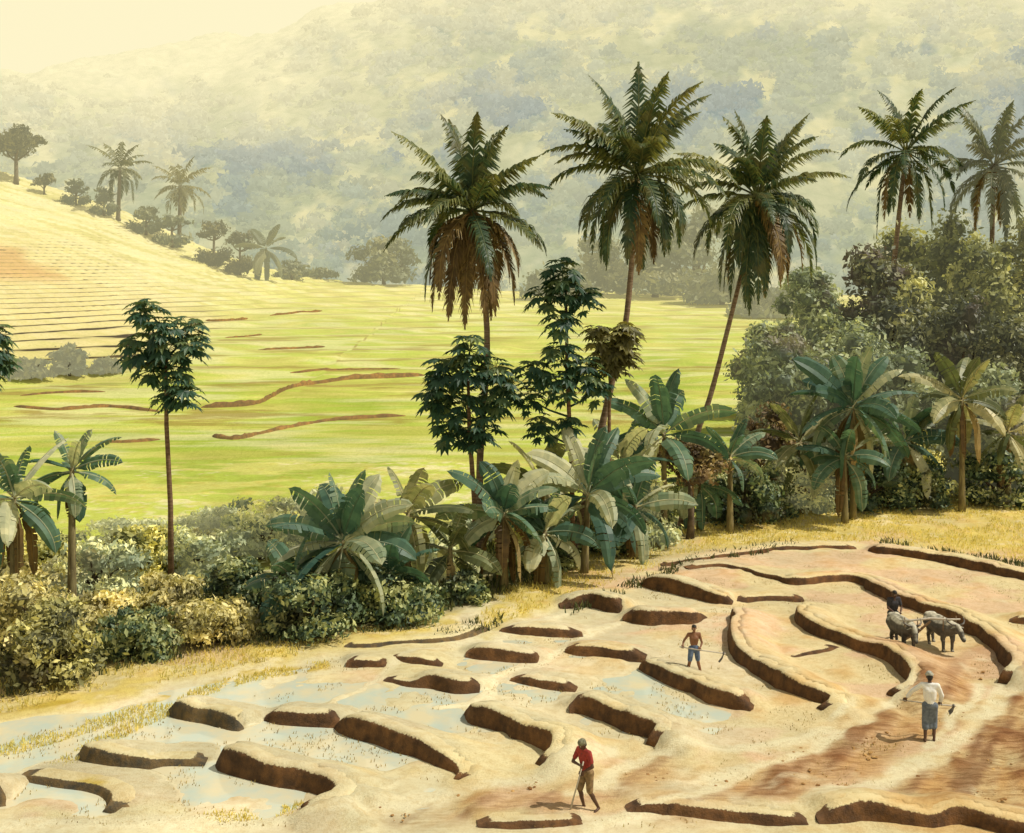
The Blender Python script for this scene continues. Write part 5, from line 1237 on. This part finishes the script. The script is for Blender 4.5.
# plough trailing behind the pair
pm = ground_pt(893, 639.5)
mid = (p0 + p1) / 2
pl_base = pm + hv * .75 + sv * .0
pl = thing('plough', 'wooden plough behind the buffaloes, held by the ploughman', 'plough', (pl_base.x, pl_base.y, 0))
mb = MB(); mb.tube([pl_base + Vector((0, 0, .22)), pl_base.lerp(Vector((mid.x, mid.y, .9)), .5) + Vector((0, 0, .12)), mid - Vector((0, 0, .04))], [.05, .045, .035], 8); mb.build('beam', WOOD, pl)
hp = pm + hv * .40 + Vector((0, 0, .93))
mb = MB(); mb.tube([pl_base + Vector((0, 0, .1)), pl_base - hv * .15 + Vector((0, 0, .5)), hp, hp - hv * .08 + Vector((0, 0, .03))], [.05, .04, .024, .022], 8); mb.build('handle', WOOD, pl)
mb = MB(); mb.tube([pl_base - hv * .1 + Vector((0, 0, .12)), pl_base + hv * .15 + Vector((0, 0, .04)), pl_base + hv * .42 + Vector((0, 0, -.04))], [.05, .06, .01], 8); mb.build('share', IRON, pl)
rzp = math.atan2(hv.y, hv.x) + math.pi / 2
J = dict(head=(0, -.12, 1.54), neck=(0, -.07, 1.40), chest=(0, -.05, 1.22), pelvis=(0, 0, .90), sl=(-.17, -.06, 1.36), sr=(.17, -.06, 1.36), el=(-.24, -.12, 1.09), er=(.22, -.16, 1.09),
         wl=(-.05, -.40, .93), wr=(.05, -.40, .935), hl=(-.085, 0, .88), hr=(.085, 0, .88), kl=(-.10, -.16, .49), kr=(.10, .02, .46), al=(-.10, -.10, .09), ar=(.10, .26, .10), tl=(-.11, -.25, .03), tr=(.11, .12, .04), look=(0, -1, -.25))
person('ploughman in dark clothes walking behind the buffaloes', pm, rzp, J, SKIND, shirt=CHAR, bottom=(CHAR, .8), axes=((1, 0, 0), (1, 0, 0)))

# ------------------------------------------------------------------ light, sky, camera
SUN_EL, SUN_AZ = R(54), R(92)        # azimuth measured from straight ahead towards the right
w = bpy.data.worlds.new('World'); scene.world = w; w.use_nodes = True; nt = w.node_tree
for n in list(nt.nodes): nt.nodes.remove(n)
out = N(nt, 'ShaderNodeOutputWorld'); sky = N(nt, 'ShaderNodeTexSky'); sky.sky_type = 'NISHITA'; sky.sun_disc = False
sky.sun_elevation = SUN_EL; sky.sun_rotation = SUN_AZ; sky.dust_density = 3.0; sky.air_density = 1.0
b1_ = N(nt, 'ShaderNodeBackground'); nt.links.new(sky.outputs[0], b1_.inputs[0]); b1_.inputs[1].default_value = 0.06
b2_ = N(nt, 'ShaderNodeBackground'); b2_.inputs[0].default_value = (*lin(248, 238, 196), 1); b2_.inputs[1].default_value = 1.10
tc = N(nt, 'ShaderNodeTexCoord'); sx = N(nt, 'ShaderNodeSeparateXYZ'); nt.links.new(tc.outputs['Generated'], sx.inputs[0])
mx = N(nt, 'ShaderNodeMixShader'); nt.links.new(ramp(nt, sx.outputs[2], 0.25, 0.75, 0.96, 0.12), mx.inputs[0])
nt.links.new(b1_.outputs[0], mx.inputs[1]); nt.links.new(b2_.outputs[0], mx.inputs[2]); nt.links.new(mx.outputs[0], out.inputs[0])

sd = bpy.data.lights.new('sun', 'SUN'); sd.energy = 4.0; sd.angle = R(0.5); sd.color = (1.0, 0.945, 0.81)
so = bpy.data.objects.new('sun', sd); COL.objects.link(so)
dirn = Vector((math.sin(SUN_AZ) * math.cos(SUN_EL), math.cos(SUN_AZ) * math.cos(SUN_EL), math.sin(SUN_EL)))
so.rotation_euler = dirn.to_track_quat('Z', 'Y').to_euler(); so.location = dirn * 60

cam = bpy.data.cameras.new('camera'); co = bpy.data.objects.new('camera', cam); COL.objects.link(co)
co.location = (0, 0, H); co.rotation_euler = (math.pi / 2, 0, 0)
cam.sensor_width = 36; cam.sensor_fit = 'HORIZONTAL'; cam.lens = F / 1024 * 36
cam.shift_y = -(416.5 - HY) / 1024; cam.clip_end = 12000; cam.clip_start = 0.1
scene.camera = co
scene.view_settings.view_transform = 'Standard'; scene.view_settings.look = 'None'; scene.view_settings.exposure = 0; scene.view_settings.gamma = 1
scene.cycles.max_bounces = 5; scene.cycles.diffuse_bounces = 2; scene.cycles.glossy_bounces = 2; scene.cycles.use_denoising = True
